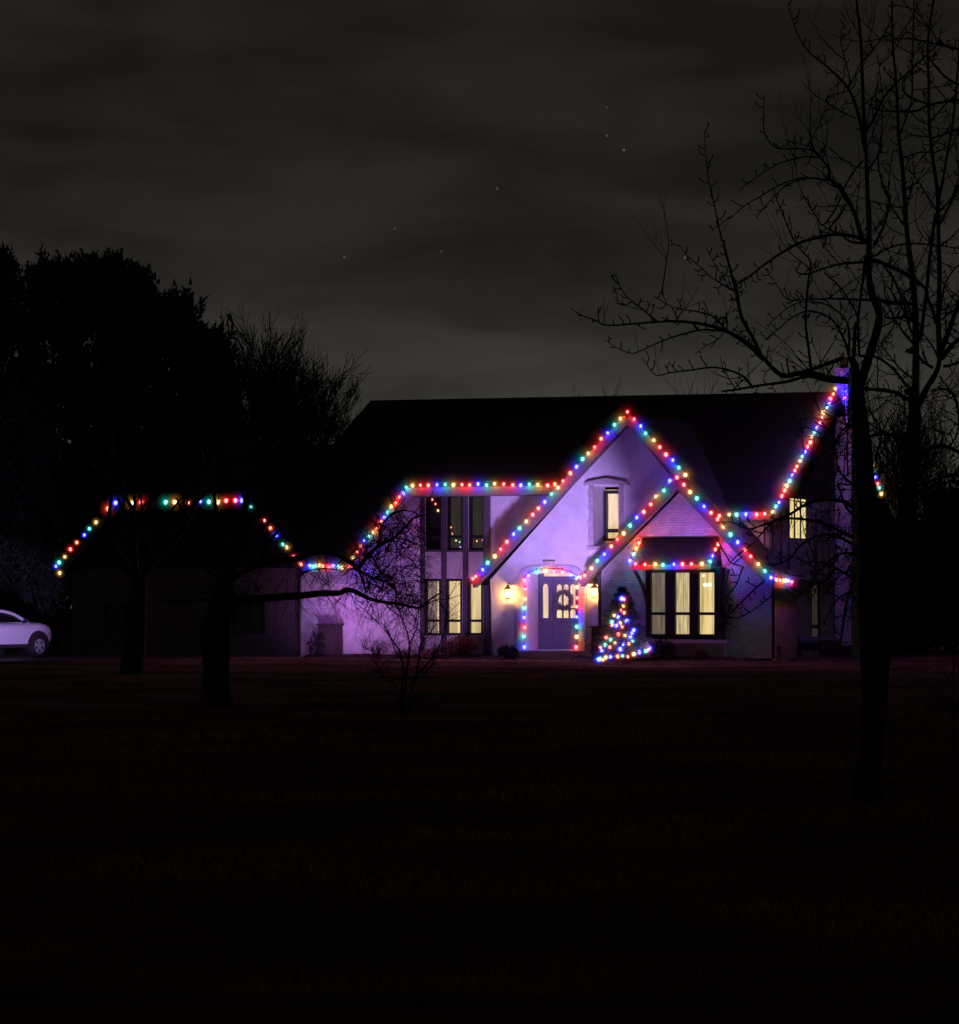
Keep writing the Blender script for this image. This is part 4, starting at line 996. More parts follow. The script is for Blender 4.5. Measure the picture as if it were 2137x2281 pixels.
def twig(m, p, d_, L_, r, lvl, trop=Vector((0,0,.25)), wob=.25, kids=3, spur=True):
    n = max(3, int(L_/.13)) if lvl > 0 else max(2, int(L_/.1)); n = min(n, 10)
    pts = [p]; q = p; d_ = d_.normalized()
    for i in range(n):
        d_ = (d_ + trop*(1/n)*1.4 + Vector((R.gauss(0,wob), R.gauss(0,wob), R.gauss(0,wob)))*(.9/n**.5)).normalized(); q = q + d_*(L_/n); pts.append(q)
    rad = [r*(1-.72*i/n) for i in range(n+1)]
    m.tube(pts, rad, 4 if r > .012 else 3, cap=False)
    if lvl > 0:
        for k in range(kids):
            i = R.randint(1, n-1) if n > 1 else 0
            ax = pts[i+1] - pts[i]; s_ = Vector((R.gauss(0,1),R.gauss(0,1),R.gauss(0,1))); s_ = (s_ - ax*(s_.dot(ax)/max(ax.length_squared,1e-6))).normalized()
            twig(m, pts[i], ax.normalized()*.7 + s_*R.uniform(.5,1.0), L_*R.uniform(.35,.65), rad[i]*.6, lvl-1, trop, wob, kids, spur)
    elif spur:
        pass
    return pts

class Limbs:
    def __init__(s, Y): s.pts = []; s.Y = Y
    def near(s, px, py):
        if not s.pts: return s.Y
        return min(s.pts, key=lambda q: (q[0]-px)**2 + (q[1]-py)**2)[2]

def limb(m, LB, P2, w0, w1, dY=0, n=8, k=5):
    """a limb surveyed as sketch points; w in sketch pixels; dY = how far its tip leans away"""
    if m is not None and LB.Y == YB and w0 < 9.5: w0 *= 1.25; w1 = max(w1*1.5, 1.6)
    Y0 = LB.near(*P2[0]); c = len(P2); out = []
    for i, (x, y) in enumerate(P2):
        t = i/(c-1); Y = Y0 + dY*t; out.append(at(x, y, Y))
    tot = len(out); sm = catmull(out, k); kk = len(sm)
    rad = []
    for i in range(kk):
        t = i/(kk-1); w_ = w0 + (w1-w0)*t**.8; rad.append(max(w_*.5*(Y0+dY*t)/F, .0028)*(1+.06*math.sin(i*1.9)))
    m.tube(sm, rad, n, cap=True)
    for i, p in enumerate(sm):
        d_ = p.y; LB.pts.append((CX + F*p.x/d_, HY - F*(p.z-CAMH)/d_, d_))
    return sm, rad

def spurs(m, sm, rad, step, Lr, sprout=.1, SL=(.3,.8), trop=Vector((0,0,.5)), r=.0042, lv=1):
    acc = 0
    for i in range(1, len(sm)):
        seg = (sm[i]-sm[i-1]); acc += seg.length
        while acc > step:
            acc -= step*R.uniform(.6,1.5)
            p = sm[i-1].lerp(sm[i], R.random()); ax = seg.normalized()
            s_ = Vector((R.gauss(0,1),R.gauss(0,.8),R.gauss(.25,1))); s_ = (s_ - ax*s_.dot(ax))
            if s_.length < 1e-3: continue
            s_.normalize()
            if R.random() < sprout:
                twig(m, p, s_ + ax*R.uniform(0,.6), R.uniform(*SL), min(r*1.5, rad[i]*.6), lv, trop, .2, 3)
            else:
                L_ = R.uniform(*Lr); q = p + s_*(rad[i] + L_*.6) + ax*L_*.3; e_ = q + (s_*.4 + ax*.5 + Vector((R.gauss(0,.3),R.gauss(0,.3),.4)))*L_*.5
                m.tube([p, q, e_], [r*.95, r*.8, r*1.0], 3, cap=False)
                if R.random() < .35: m.tube([q, q + (s_ - ax*.7 + Vector((0,0,R.uniform(-.4,.6))))*L_*.5], [r*.7, r*.8], 3, cap=False)

# --- big bare tree at the right
R.seed(42)
YB = 26.0
trunkY = YB
bt = tag(empty('bare_tree', at(1932, gy(YB), YB)), 'tall bare forked tree with upright twiggy limbs in front of the house end', 'tree')
LB = Limbs(YB); m = MB()
def T(cr_, txt): return [cr_(*map(float, t.split(','))) for t in txt.split()]
trk = [(1934,1792),(1934,1740),(1944,1640),(1948,1560),(1950,1480),(1952,1400),(1958,1330),(1964,1262)]
P3 = [at(x, y, YB) for x, y in trk]; wd = [74,60,53,58,66,76,92,98]
sm = catmull(P3, 4); rr = []
for i in range(len(sm)):
    t = i/(len(sm)-1)*(len(wd)-1); a = int(min(t, len(wd)-2)); rr.append((wd[a] + (wd[a+1]-wd[a])*(t-a))*.5*YB/F)
m.tube(sm, rr, 16)
for p in sm: LB.pts.append((CX+F*p.x/p.y, HY-F*(p.z-CAMH)/p.y, p.y))
limb(m, LB, [(1952,1300),(1940,1220),(1934,1127),(1922,988),(1913,900),(1911,860)], 62, 26, .0, 12)
limb(m, LB, [(1911,870),(1907,830),(1900,803),(1889,798)], 25, 13, .0, 10)
limb(m, LB, [(1972,1300),(2000,1230),(2022,1130),(2030,1030),(2038,940),(2036,880)], 62, 24, .3, 12)
limb(m, LB, T(cB, '1010,1600 1060,1450 1120,1260 1180,1060 1195,930 1140,780 1108,600 1110,400 1110,200 1108,0'), 24, 11, .25, 10)
limb(m, LB, T(cA, '1108,1873 1098,1600 1085,1250 1064,900 1050,500 1035,250 1012,60 1000,-60'), 11, 4.5, .0, 8)
for w_, txt, dY in ((20,'1480,1700 1500,1550 1502,1200 1496,900 1480,700 1452,450 1428,250 1410,0',-.3),(18,'1480,1780 1590,1560 1680,1400 1710,1230',.5),(15,'1480,1560 1420,1580 1470,1620',.0)):
    limb(m, LB, T(cB, txt), w_, w_*.5, dY, 10)
m_tr = m
tr_o = m.build('trunk', M['bark'], None, True, fix=False); tr_o.parent = bt; tr_o.matrix_parent_inverse = Matrix.Translation(-bt.location)
m = MB()
LIM = [  # (crop, points, w0, w1, lean)
 (cA,'1418,1873 1395,1450 1360,1150 1350,900 1338,700 1312,400 1305,200 1302,-40',11,3,.3),
 (cB,'1700,1260 1690,1000 1700,600 1690,250 1688,0',13,8,.3),
 (cA,'1688,1873 1682,1600 1640,1300 1612,1000 1610,700 1600,400 1620,200 1655,-40',8,3,.2),
 (cB,'1710,1240 1760,1120 1820,950 1880,780 1950,600',14,7,-.3),
 (cB,'1720,1300 1800,1200 1900,1110 1990,1060',14,8,.6),
 (cB,'1540,1150 1590,750 1625,400 1665,100',7,5,.4),
 (cA,'1700,1640 1780,1200 1825,900 1850,600 1870,300',5,2.5,.3),
 (cB,'1480,1240 1420,1240 1500,1260',6,6,0),
 (cB,'930,1490 780,1470 640,1430 520,1430 400,1450 310,1390 220,1290 100,1180 0,1110 ',15,9,-.8),
 (cC,'1870,1035 1700,880 1520,775 1350,720 1150,690 1000,685 890,690 640,710 420,722 310,672 190,630 90,570',9,1.2,-1.0),
 (cC,'890,690 760,580 620,470 545,360 505,250',3.5,.8,-.3),
 (cC,'760,580 650,555 520,495 490,465',2,.8,.1),
 (cC,'1510,775 1470,700 1380,630 1230,590 1100,575 980,530 850,450',4.5,1,-.5),
 (cC,'980,530 940,450 915,410',1.6,.8,0),
 (cC,'1510,775 1300,765 1100,810 900,880 740,955 640,980 520,930 405,855',4,1,-.3),
 (cC,'1500,790 1430,865 1330,915 1235,990',2.5,1.2,.2),
 (cC,'1530,770 1535,680 1520,610',2.4,1.2,.1),
 (cB,'215,1290 150,1150 70,1010 30,900 0,720 -20,640',7,5,.4),
 (cC,'1640,530 1600,360 1560,200 1515,30 1500,-60',5,3.4,.2),
 (c8,'765,1115 735,970 708,850 692,730 684,610',3.2,.8,.1),
 (cC,'1605,410 1540,370 1400,290 1280,180 1180,100 1095,-10',3.2,.8,-.3),
 (cC,'1540,370 1500,280 1420,160 1340,10',2.2,.8,.1),
 (cB,'1090,325 1000,290 850,268 750,280 560,330 400,412 250,512 100,630 0,690',8,3,-.7),
 (cB,'1100,345 960,330 870,270 770,225 700,170 650,90 610,10 600,-60',5,1,.4),
 (cC,'1770,1300 1690,1200 1560,1140 1400,1110 1200,1135 1000,1160 900,1185 840,1150 745,1020',5.5,1,-.4),
 (cC,'1610,1310 1500,1130 1465,1010',2.4,.8,.1),
 (cB,'940,1500 760,1490 600,1455 420,1500 200,1530 0,1565 -120,1580',8,3,.3),
 (cB,'420,1450 620,1400 760,1350 900,1300',6,7,0),
 (cB,'630,1410 610,1250 582,1020 590,820 605,650 622,500 560,420 490,330 440,220 370,50 330,-60',5.5,1.8,-.6),
 (cB,'950,1310 905,1150 810,990 710,930 590,910 460,970 340,1070 240,1150',5.5,1.2,-.8),
 (cB,'945,1250 930,1010 800,880 660,832 490,850 350,950 250,1040',4.5,1.1,-.4),
 (cB,'1125,818 960,812 800,806 600,812 430,810 340,690 240,550',4.8,1.2,-.9),
 (cB,'1110,500 900,512 740,552 600,600 520,590 500,550',5.5,1.8,-.5),
 (cB,'1110,490 1200,500 1400,590 1480,650',8,7,.3),
 (cB,'1210,500 1300,620 1370,760 1420,900 1450,1000',4,4,-.5),
 (cB,'740,590 860,700 950,830 1010,950 1030,1200',3,3,.2),
 (cB,'1030,1290 1020,1000 1045,760 1070,560 1080,450',4.5,4,.3),
 (cB,'985,1290 990,1100 1000,1010',7,5,.2),
 (cB,'1140,460 1260,390 1400,350 1560,350 1700,365 1862,385',4,2,.6),
 (cB,'1150,360 1220,230 1270,80 1290,-60',5,3,.3),
 (cA,'1290,1700 1200,1450 1190,1290 1220,1050 1222,800 1200,600 1178,450',3.5,.9,.2),
 (cA,'1400,1873 1330,1770 1285,1690 1270,1560 1310,1250',4,1.5,.4),
 (cB,'1060,330 1030,230 1000,120 945,0 860,-150',9,6,-.3),
 (cA,'940,1700 870,1580 790,1500 770,1400 700,1310 620,1250 480,1240 330,1230 240,1110 232,950 237,790',6.5,.7,-.6),
 (cA,'790,1505 620,1485 500,1495 350,1550 200,1640 80,1710 -20,1795 -200,1920',4.2,1.4,-.6),
 (cA,'600,1487 500,1512 400,1560 300,1660 190,1785 175,1825',3,1.2,.2),
 (cA,'690,1312 560,1310 400,1350 290,1400 170,1480 25,1588',3.5,1.2,-.5),
 (cA,'700,1300 640,1240 530,1200 400,1168',3,1.2,.2),
 (cA,'1082,1260 1020,950 940,742 800,590 680,490 590,410 510,270 430,30',7.5,.8,-.5),
 (cA,'940,742 950,650 910,500 875,330 910,140',3.5,.7,.2),
 (cA,'1090,1095 1170,950 1230,820 1310,720 1460,580 1600,450 1720,330',5.5,3,.4),
 (cA,'1060,505 1170,380 1250,260 1302,140',3.6,2,.2),
 (cA,'1100,1420 1190,1290 1220,1200',3.2,2.4,.1),
 (cA,'1362,1140 1430,950 1470,800 1470,500 1480,250 1488,-40',4,2,.2),
 (cA,'1900,420 1700,370 1500,330 1380,320 1220,345',5,1.3,-.4),
 (cA,'1900,720 1760,650 1640,520 1600,450',4,3,.1),
 (cA,'1820,420 1690,330 1600,220 1500,90 1340,40',3.4,1.3,-.2),
 (cA,'1000,985 900,940 830,900 760,850 770,805 930,760',2.6,2,.1),
 (cA,'830,905 745,920',2,1.4,0),
 (cA,'1340,930 1200,920 1140,905',4,2,0),(cA,'1350,930 1500,925 1620,870 1740,850 1900,830',4.5,3.5,.3),
 (cA,'1350,690 1250,600 1235,560',3,1.3,0),(cA,'1650,880 1500,830 1400,760 1400,660 1470,570',4,2,.1),
 (cA,'1620,1020 1740,880 1862,760 1950,690',3.6,2,.1),
 (cA,'1620,1140 1500,1130 1430,1110',3,1.6,0),(cA,'1640,1150 1740,1120 1862,1080 1960,1060',3.6,2.5,.2),
 (cA,'1630,1270 1510,1270',2.6,1.6,0),(cA,'1640,1280 1740,1240 1780,1210',2.8,1.6,.1),
 (cA,'1670,1750 1600,1640 1500,1480 1400,1390',4,1.5,-.2),(cA,'1430,1720 1480,1500 1500,1400 1570,1280',3.2,.9,.1),
 (cA,'1700,1760 1800,1650 1862,1480 1920,1380',4.5,2,.3),(cA,'1862,1540 1820,1640 1700,1873',4,4,.1),
 (cA,'890,1590 975,1440 1060,1340',3.4,2.6,.1),(cA,'880,1640 820,1760 740,1873',3.2,2.6,.1),(cA,'910,1700 860,1800 800,1880 720,2080',3,2,.1),
 (cB,'1430,1540 1300,1380 1160,1290 1040,1285',5.5,4,-.3),(cB,'1440,1650 1350,1600 1250,1570 1070,1560',8,5,.0),
 (cB,'1490,1480 1380,1400 1280,1280 1210,1190',4.5,1.6,.3),(cB,'1640,1380 1560,1330 1500,1250',6,4,.3),
 (cB,'1700,1330 1640,1200 1560,1090 1520,990',4,1.6,.1),(cB,'1670,1020 1640,900 1600,800 1580,720 1480,640',6,5,.0),
 (cB,'1500,1000 1400,960 1300,970 1240,960',6,3,.0),(cB,'1480,850 1380,840 1280,840 1200,820 1140,810',7,7,.1),
 (cB,'1480,1180 1400,1090 1330,980 1270,860 1240,760',5,1.6,-.4),(cB,'1470,1100 1420,960 1380,870 1320,800 1290,720',4,1.4,.3),
 (cB,'1470,960 1430,850 1400,760 1460,730',4,2,.1),(cB,'1710,870 1740,700 1800,590 1880,500',4,2,.3),(cB,'1720,980 1790,920 1862,890',4,3,.2),
 (cB,'1200,1050 1300,1000 1360,960 1440,940',3,2,.2),(cB,'1210,1180 1290,1080 1330,1000',4,1.4,.2),
 (cB,'1740,1370 1800,1360 1900,1320',6,4,.3),(cB,'1640,1570 1740,1560 1810,1590 1850,1700 1870,1873',4.5,2,.5),
 (cB,'1700,1450 1760,1540 1800,1560',3,1.6,.2),
 (cE,'940,1010 860,965 700,948 560,990 430,1070 290,1130 150,1180 60,1235',11,3,-1.0),
 (cE,'935,1250 850,1210 700,1140 560,1110 400,1100 330,1105',8,3,-.8),
 (cE,'925,1300 800,1240 660,1240 520,1320 440,1420 330,1470 250,1470',6,2,-.5),
 (cE,'290,1130 200,1230 130,1310 20,1390 -60,1480',4,1.5,-.2),(cE,'150,1180 60,1180 -40,1130 -160,1135',3,1.3,-.2),
 (cE,'950,1590 800,1500 640,1450 520,1480',5,2,-.6),(cE,'960,1560 900,1740 870,1900 850,2050 835,2150',6,2.6,-.4),
 (cE,'800,1500 720,1600 620,1640 540,1700 480,1740',6,2.4,-.2),(cE,'945,1690 860,1720 790,1790 740,1880 700,1960',4,1.6,.2),
 (cE,'990,1400 880,1380 780,1420 700,1500 600,1600',5,2,-.5),(cE,'1000,860 900,800 850,740 810,640 800,450',4,1.4,-.4),
 (cE,'900,760 895,500 905,380 900,200',3,1.6,.1),(cE,'940,280 870,380 810,450',3.6,2.4,.1),
 (cE,'1000,820 900,830 820,815',4,2,.1),(cE,'950,1080 880,1000 840,880 820,820',6,2,-.1),
 (c5,'560,1420 470,1500 380,1590 320,1650 300,1730 330,1700',4,1.6,-.3),(c5,'430,1330 390,1440 330,1520 350,1600',3,1.4,.1),
 (c5,'280,1180 350,1300 420,1330',2.5,2,.1),(c5,'620,1500 520,1580 420,1640 340,1650',3,1.3,.1),
 (cE,'1060,460 1110,430 1200,420 1300,450 1340,470',5,7,.2),(cE,'1370,140 1290,90 1180,70 1040,60',8,5,.0),
 (cE,'1440,690 1500,590 1590,530 1680,520 1796,570 1900,650',9,6,.8),(cE,'1390,1000 1450,860 1560,800 1700,760 1850,700',5,3,.5),
 (cE,'1610,520 1600,400 1570,250 1590,100',3.5,1.5,-.2),(cE,'1720,520 1780,420 1790,260 1740,100 1620,40',3.5,2.5,.2),
 (cE,'1120,640 1150,520 1170,400 1120,300 1060,200',4,1.5,.2),(cE,'1170,420 1220,320 1300,220',3,1.3,.2),(cE,'1060,330 1150,380 1260,440 1340,560',3,3,.1),
]
for cr_, txt, w0, w1, dY in LIM:
    sm, rad = limb(m, LB, T(cr_, txt), w0, w1, dY, 6, 5)
    spurs(m, sm, rad, .07, (.03,.10), sprout=.09 if w0 < 9 else .14, SL=(.12,.4), r=.0066)
# young shoots filling the crown
for k in range(170):
    px, py, Y_ = R.choice(LB.pts)
    if not (60 < py < 1350): continue
    if py > 1050 and px < 1800 and R.random() < .6: continue
    if px < 1800 and R.random() < .75: continue
    twig(m, at(px, py, Y_), Vector((R.gauss(0,.7), R.gauss(0,.7), R.uniform(-.1,1))), R.uniform(.3,.9), .0068, 2 if R.random() < .4 else 1, Vector((0,0,.3)), .3, 4)
for k in range(150):
    px = R.uniform(1790, 2150); py = R.uniform(880, 1330)
    twig(m, at(px, py, YB + R.uniform(-.8,.8)), Vector((R.gauss(0,1), R.gauss(0,.7), R.gauss(.1,.8))), R.uniform(.2,.6), .0062, 2, Vector((0,0,.05)), .4, 4)
cr_o = m.build('crown', M['twig'], None, False, fix=False); cr_o.parent = bt; cr_o.matrix_parent_inverse = Matrix.Translation(-bt.location)

# --- generic bare tree
def grow(m, p, d_, L_, r, lvl, spread=.8, trop=.15, wob=.12, kids=(3,5), minr=.006, lean=Vector((0,0,0))):
    n = 6 if lvl > 1 else 4
    pts = [p]; q = p; d_ = d_.normalized()
    for i in range(n):
        d_ = (d_ + Vector((R.gauss(0,wob),R.gauss(0,wob),R.gauss(0,wob)+trop/n)) + lean/n).normalized(); q = q + d_*(L_/n); pts.append(q)
    r1 = max(r*.45, minr*.6); rad = [r + (r1-r)*i/n for i in range(n+1)]
    m.tube(pts, rad, 7 if lvl > 2 else (4 if lvl > 0 else 3), cap=False)
    if lvl <= 0: return
    nk = R.randint(*kids)
    for k in range(nk + 1):
        t = R.uniform(.3,1) if k < nk else 1.0; i = min(int(t*n), n-1); b = pts[i].lerp(pts[i+1], t*n-i)
        ax = (pts[i+1]-pts[i]).normalized(); s_ = Vector((R.gauss(0,1),R.gauss(0,1),R.gauss(0,1))); s_ = (s_ - ax*s_.dot(ax)).normalized()
        nd = ax + s_*(R.uniform(.5,1.1)*spread if k < nk else .25)
        grow(m, b, nd, L_*R.uniform(.55,.8), max(r*R.uniform(.4,.62), minr), lvl-1, spread, trop, wob, kids, minr, lean)
def bare(name, X, Y, h, r, label, lvl=4, hb=.3, group=None, fork=4, mat='barkfar', spread=.8, minr=.008, kids=(3,5), trop=.15):
    b = tag(empty(name, (X, Y, 0)), label, 'tree', group); m = MB()
    top_ = Vector((R.uniform(-.2,.2), R.uniform(-.2,.2), h*hb))
    m.tube([Vector((0,0,-.1)), top_*.5 + Vector((.05,0,0)), top_], [r*1.35, r, r*.9], 10, cap=False); m.build('trunk', M[mat], b, True, fix=False)
    m = MB()
    for k in range(fork):
        a = 2*math.pi*k/fork + R.uniform(-.4,.4); grow(m, top_ - Vector((0,0,.05)), Vector((math.cos(a)*.6*spread, math.sin(a)*.6*spread, 1)), h*.34, r*.6, lvl, spread, trop, .12, kids, minr)
    m.build('crown', M[mat], b, False, fix=False); return b

# --- spreading tree at the left, limbs reaching over the lit wall
R.seed(8)
YL = 50.0
lt = tag(empty('bare_tree', at(484, gy(YL), YL)), 'thick bare spreading tree whose long drooping limbs cross the purple wall', 'tree')
LB = Limbs(YL); m = MB()
tk = T(c7, '262,1345 262,1320 262,1180 262,1060 252,960 268,860 290,780 320,680'); wd = [84,66,60,62,72,62,58,48]
sm = catmull([at(x, y, YL) for x, y in tk], 4); rr = []
for i in range(len(sm)):
    t = i/(len(sm)-1)*(len(wd)-1); a = int(min(t, len(wd)-2)); rr.append((wd[a]+(wd[a+1]-wd[a])*(t-a))*.5*YL/F)
m.tube(sm, rr, 14)
for p in sm: LB.pts.append((CX+F*p.x/p.y, HY-F*(p.z-CAMH)/p.y, p.y))
limb(m, LB, T(c7, '320,690 345,560 385,420 420,250 450,120 480,0'), 30, 9, .8, 10)
o = m.build('trunk', M['bark'], None, True, fix=False); o.parent = lt; o.matrix_parent_inverse = Matrix.Translation(-lt.location)
m = MB()
LL = [
 (c7,'300,780 420,745 560,730 750,716 880,702 970,702 1010,684 1060,690 1120,722 1200,748 1320,765 1430,785 1500,735 1570,690',22,3,-1.2),
 (c7,'1430,785 1520,745 1600,735 1700,700',4,1,.3),
 (c7,'330,640 450,560 600,520 740,500 820,468 900,462 980,490 1050,535 1090,580',17,9,-1.0),
 (c7,'1080,560 1140,480 1200,430 1290,380 1360,310 1400,270 1470,250',10,3,-.5),
 (c7,'1290,380 1370,400 1450,430',4,1.4,.3),
 (c7,'1150,470 1200,560 1250,640 1300,690',5,2,.2),
 (c7,'1085,570 1160,610 1250,640 1310,700',6,2.5,.2),
 (c7,'1085,570 1110,640 1130,700',6,3,0),
 (c7,'1260,250 1330,225 1400,235 1450,265',4,2,.3),
 (c7,'1200,430 1210,340 1250,270 1330,225',4,3,.2),
 (c7,'350,560 300,400 260,200 240,60',16,5,.6),(c7,'310,650 200,560 80,500 -60,470',14,4,.8),(c7,'300,760 180,740 60,760 -60,740',12,3,-.6),
 (c7,'400,330 500,250 600,160 700,100',10,3,.5),(c7,'430,180 400,60 380,-60',8,3,.3),(c7,'520,540 560,420 640,330 740,280 860,270',9,3,.6),
 (c7,'380,450 480,380 560,300 620,220',8,3,-.6),(c7,'750,500 820,400 920,340 1020,330',6,2.4,.4),
 (c7,'760,590 800,570 900,560 1000,580',5,2,-.4),
]
for cr_, txt, w0, w1, dY in LL:
    sm, rad = limb(m, LB, T(cr_, txt), w0, w1, dY, 7, 5)
    over = sum(CX+F*p.x/p.y for p in sm)/len(sm) > 660
    acc = 0
    for i in range(1, len(sm)):
        acc += (sm[i]-sm[i-1]).length
        while acc > .085:
            acc -= .085*R.uniform(.6,1.4)
            p = sm[i-1].lerp(sm[i], R.random())
            px_ = CX+F*p.x/p.y; py_ = HY-F*(p.z-CAMH)/p.y
            up_ = -.5 if R.random() < .55 else .6
            if px_ < 640: up_ = .4
            if px_ > 930 and R.random() < .8: continue
            L_ = R.uniform(.35,1.15)
            if py_ > 1310: L_ *= .75
            twig(m, p, Vector((R.uniform(-.7,1), R.gauss(0,.6), up_*R.uniform(.5,1.4))), L_, .0075, 2, Vector((.1,0,-.35 if up_ < 0 else .1)), .3, 4)
# twig cloud in front of the wall
for k in range(300):
    px = R.uniform(790, 940); py = R.uniform(1150, 1350)
    if px < 800 + (1230-py)*.5: continue
    Y_ = LB.near(px, py) + R.uniform(-.5,.5)
    twig(m, at(px, py, Y_), Vector((R.gauss(0,1), R.gauss(0,.6), R.gauss(-.1,.8))), R.uniform(.3,.7), .007, 2, Vector((0,0,-.15)), .35, 4)
o = m.build('crown', M['twig'], None, False, fix=False); o.parent = lt; o.matrix_parent_inverse = Matrix.Translation(-lt.location)

# --- second trunk in front of the garage
R.seed(15)
p = at(292, 1400, 73)
bare('bare_tree', p.x, 73, 6.2, .22, 'dark bare tree with a straight trunk in front of the garage wall', lvl=2, hb=.34, kids=(2,3), minr=.010, fork=3)
# --- shrub with several stems
R.seed(31)
sb = tag(empty('bare_shrub', at(898, gy(46), 46)), 'slender bare shrub with several rising stems in front of the purple wall', 'shrub')
LB = Limbs(46.0); m = MB()
for txt, w0, w1, dY in (('1325,1420 1335,1250 1335,1080 1270,960 1200,880',7,1.5,.2),('1335,1425 1350,1250 1370,1080 1375,980 1340,860 1310,780',8,1.5,-.2),('1365,1425 1390,1270 1430,1100 1440,1000 1500,930 1520,860',7,1.5,.2),('1325,1400 1300,1240 1230,1190 1180,1100 1160,1020',4.5,1.2,-.3),('1372,1410 1410,1200 1480,1110 1550,1000 1580,900 1590,820',5,1.2,.3),('1400,1200 1470,1160 1520,1090 1530,1040',3.5,1.2,.1),('1335,1090 1290,1020 1240,900 1160,850',3.5,1.2,.1),('1375,1000 1420,900 1430,800',4,1.2,.2),('1300,1240 1240,1130 1170,1040 1110,1020',3,1,.1)):
    sm, rad = limb(m, LB, T(c7, txt), w0, w1, dY, 6, 5)
    for i in range(len(sm)//3, len(sm)):
        for q in range(2):
            if R.random() < .75: twig(m, sm[i], Vector((R.gauss(0,.8), R.gauss(0,.6), R.uniform(.1,1.2))), R.uniform(.15,.5), .0052, 1, Vector((0,0,.2)), .25, 3)
o = m.build('stem', M['twig'], sb, False, fix=False); o.matrix_parent_inverse = Matrix.Translation(-sb.location)

# --- sapling at the right edge
R.seed(37)
ys = 32.0; sp_ = tag(empty('bare_sapling', at(2127, gy(ys), ys)), 'thin bare sapling with arching twigs at the right edge of the lawn', 'tree')
LB = Limbs(ys); m = MB()
for txt, w0, w1, dY in (('1760,1450 1755,1200 1750,900 1752,650 1745,420',7,3,0),('1750,1100 1690,960 1600,880 1500,800 1440,740 1440,700',4,1,.2),('1745,840 1660,800 1560,830 1500,770 1480,680',3,1,.3),('1752,820 1690,740 1640,690 1600,640',3,1,.1),('1755,1000 1830,900 1900,820',4,2,.2),('1750,700 1800,600 1850,500',3,1,0)):
    sm, rad = limb(m, LB, T(cF, txt), w0, w1, dY, 6, 5); spurs(m, sm, rad, .16, (.03,.09), sprout=.6, SL=(.2,.5), r=.0045)
o = m.build('stem', M['twig'], sp_, False, fix=False); o.matrix_parent_inverse = Matrix.Translation(-sp_.location)

# --- background bare trees
R.seed(51)
for px, Y, h, r, lab in ((575,120,11.6,.30,'bare deciduous tree rising behind the garage roof beside the evergreens'),(655,122,8.9,.24,'bare deciduous tree just left of the roof slope'),(1418,170,12.6,.2,'faint distant bare treetop just above the middle of the roof ridge'),
                      (2000,118,8.6,.22,'bare tree in the dark behind the fork of the big tree'),(2095,125,7.6,.2,'bare background tree near the right edge of the picture')):
    p = at(px, 1400, Y); bare('background_tree', p.x, Y, h, r, lab, lvl=5 if px < 620 else 4, hb=.22, group='bare trees behind the house', minr=.014 if px < 1900 else .012, kids=(3,4), trop=.35, spread=.75)

# --- evergreens
def evergreen(px, Y, topy, wpx, label, mat='needle', n=5200, size=.34, name='evergreen_tree', shape=.55, group='evergreen trees left of the house'):
    p = at(px, topy, Y); h = p.z; rad = wpx*Y/F
    b = tag(empty(name, (p.x, Y, 0)), label, 'evergreen', group)
    m = MB(); m.tube([Vector((0,0,-.1)), Vector((0,0,h*.9))], [.24,.04], 8, cap=False); m.build('trunk', M['bark'], b, True, fix=False)
    m = MB()
    # tufts = upward pointing sprays spread through an uneven crown
    tufts = []
    for k in range(n//26):
        t = R.random()**.8; z = h*(.1 + .9*t); prof = (math.sin(math.pi*min(1, (.16+.84*t)))**shape) * (1 - .35*t)
        a = R.uniform(0, 2*math.pi); rr_ = rad*prof*R.uniform(.35,1.05)*(1+.18*math.sin(a*3+z*1.3))
        tufts.append((Vector((math.cos(a)*rr_, math.sin(a)*rr_, min(z, h*.93))), Vector((math.cos(a)*.45, math.sin(a)*.45, 1)), R.uniform(.5,1.25)))
    for k in range(7):
        tufts.append((Vector((R.gauss(0,rad*.25), R.gauss(0,rad*.25), h*R.uniform(.86,.94))), Vector((R.gauss(0,.15),R.gauss(0,.15),1)), R.uniform(.9,1.7)))
    for c, ax, L_ in tufts:
        m.tube([c*1.0 - Vector((c.x*.3,c.y*.3,.4)), c + ax.normalized()*L_*.6], [.03,.01], 3, cap=False)
        for q in range(30):
            tt = R.random(); w_ = .34*(1-tt*.75)
            q0 = c + ax.normalized()*L_*tt + Vector((R.gauss(0,w_*.6), R.gauss(0,w_*.6), R.gauss(0,.1)))
            d_ = (ax.normalized() + Vector((R.gauss(0,.6),R.gauss(0,.6),R.gauss(0,.4)))).normalized()*size*R.uniform(.5,1.2)
            s_ = d_.cross(Vector((R.gauss(0,1),R.gauss(0,1),R.gauss(0,1)))).normalized()*size*.24
            m.tri(q0-s_, q0+s_, q0+d_)
    m.build('crown', M[mat], b, False, fix=False); return b
R.seed(61)
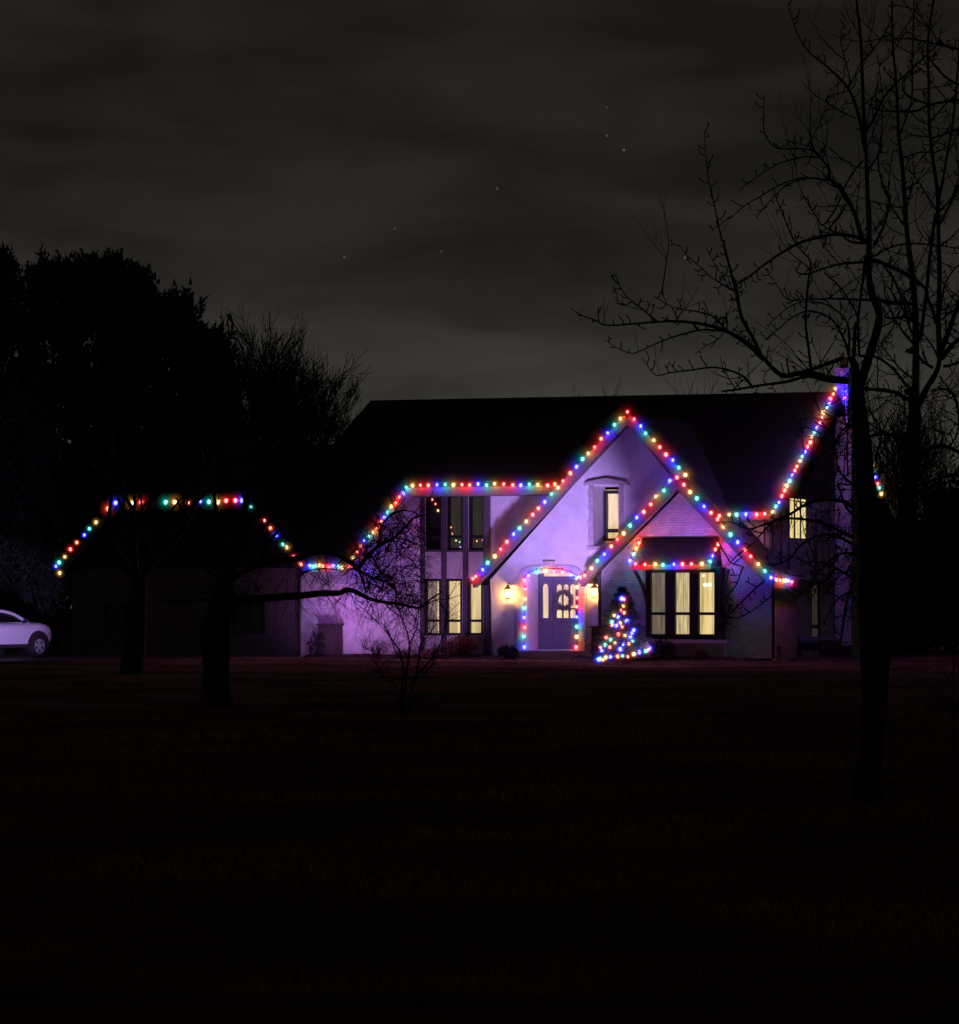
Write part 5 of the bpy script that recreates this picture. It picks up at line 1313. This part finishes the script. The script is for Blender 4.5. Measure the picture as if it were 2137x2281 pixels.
evergreen(-20, 108, 568, 130, 'evergreen tree at the very left edge, its side faintly lit violet', 'needle2', 9000)
evergreen(55, 101, 900, 95, 'lower bluish evergreen beside the white car, faintly lit violet', 'needle2', 7000, size=.26)
evergreen(118, 116, 584, 120, 'tall black evergreen just right of the leftmost one', n=11000)
evergreen(222, 118, 575, 140, 'tallest black evergreen, its ragged top highest over the garage', n=12000)
evergreen(295, 116, 605, 110, 'black evergreen with stepped top right of the tallest one', n=10000)
evergreen(385, 118, 665, 120, 'dark evergreen on the falling edge of the group over the garage', n=10000)
evergreen(470, 119, 745, 75, 'lowest dark evergreen nearest the bare deciduous tree', n=8000)
R.seed(71)
for px, Y, ty, w_, lab in ((2000,112,1215,80,'dark evergreen bush mass right of the big trunk'),(2120,108,1130,85,'tall dark evergreen bush at the right edge of the picture'),(2036,111,1402,70,'low evergreen bush in front of the orange lit one'),(2036,121,1275,75,'evergreen bush faintly lit orange behind the right lawn')):
    evergreen(px, Y, ty, w_, lab, n=6000, size=.24, name='evergreen_bush', shape=.35, group='evergreen bushes right of the house')
# far wood closing the horizon
R.seed(81); m = MB()
for k in range(26000):
    X = R.uniform(-75, 75); hh = 5.2 + 1.6*math.sin(X*.31) + 1.2*math.sin(X*.83+1) + R.uniform(-.8,.8)
    z = R.uniform(0, hh); p = Vector((X, 165 + R.uniform(-5,5), z)); d_ = Vector((R.gauss(0,.6),R.gauss(0,.6),1)).normalized()*R.uniform(.3,.75); s_ = Vector((1,R.gauss(0,.5),R.gauss(0,.3))).normalized()*R.uniform(.12,.3)
    m.tri(p-s_, p+s_, p+d_)
tag(m.build('far_wood', M['needle'], None, False, fix=False), kind='stuff')
# unseen neighbour's lamp, added to light a bush on the right orange
l = bpy.data.lights.new('unseen_neighbour_lamp', 'POINT'); l.energy = 60; l.color = (1,.5,.15); l.shadow_soft_size = .2
o = bpy.data.objects.new('unseen_neighbour_lamp', l); COL.objects.link(o); o.location = at(2036, 1285, 117.0)
print('verts', sum(len(x.vertices) for x in bpy.data.meshes))
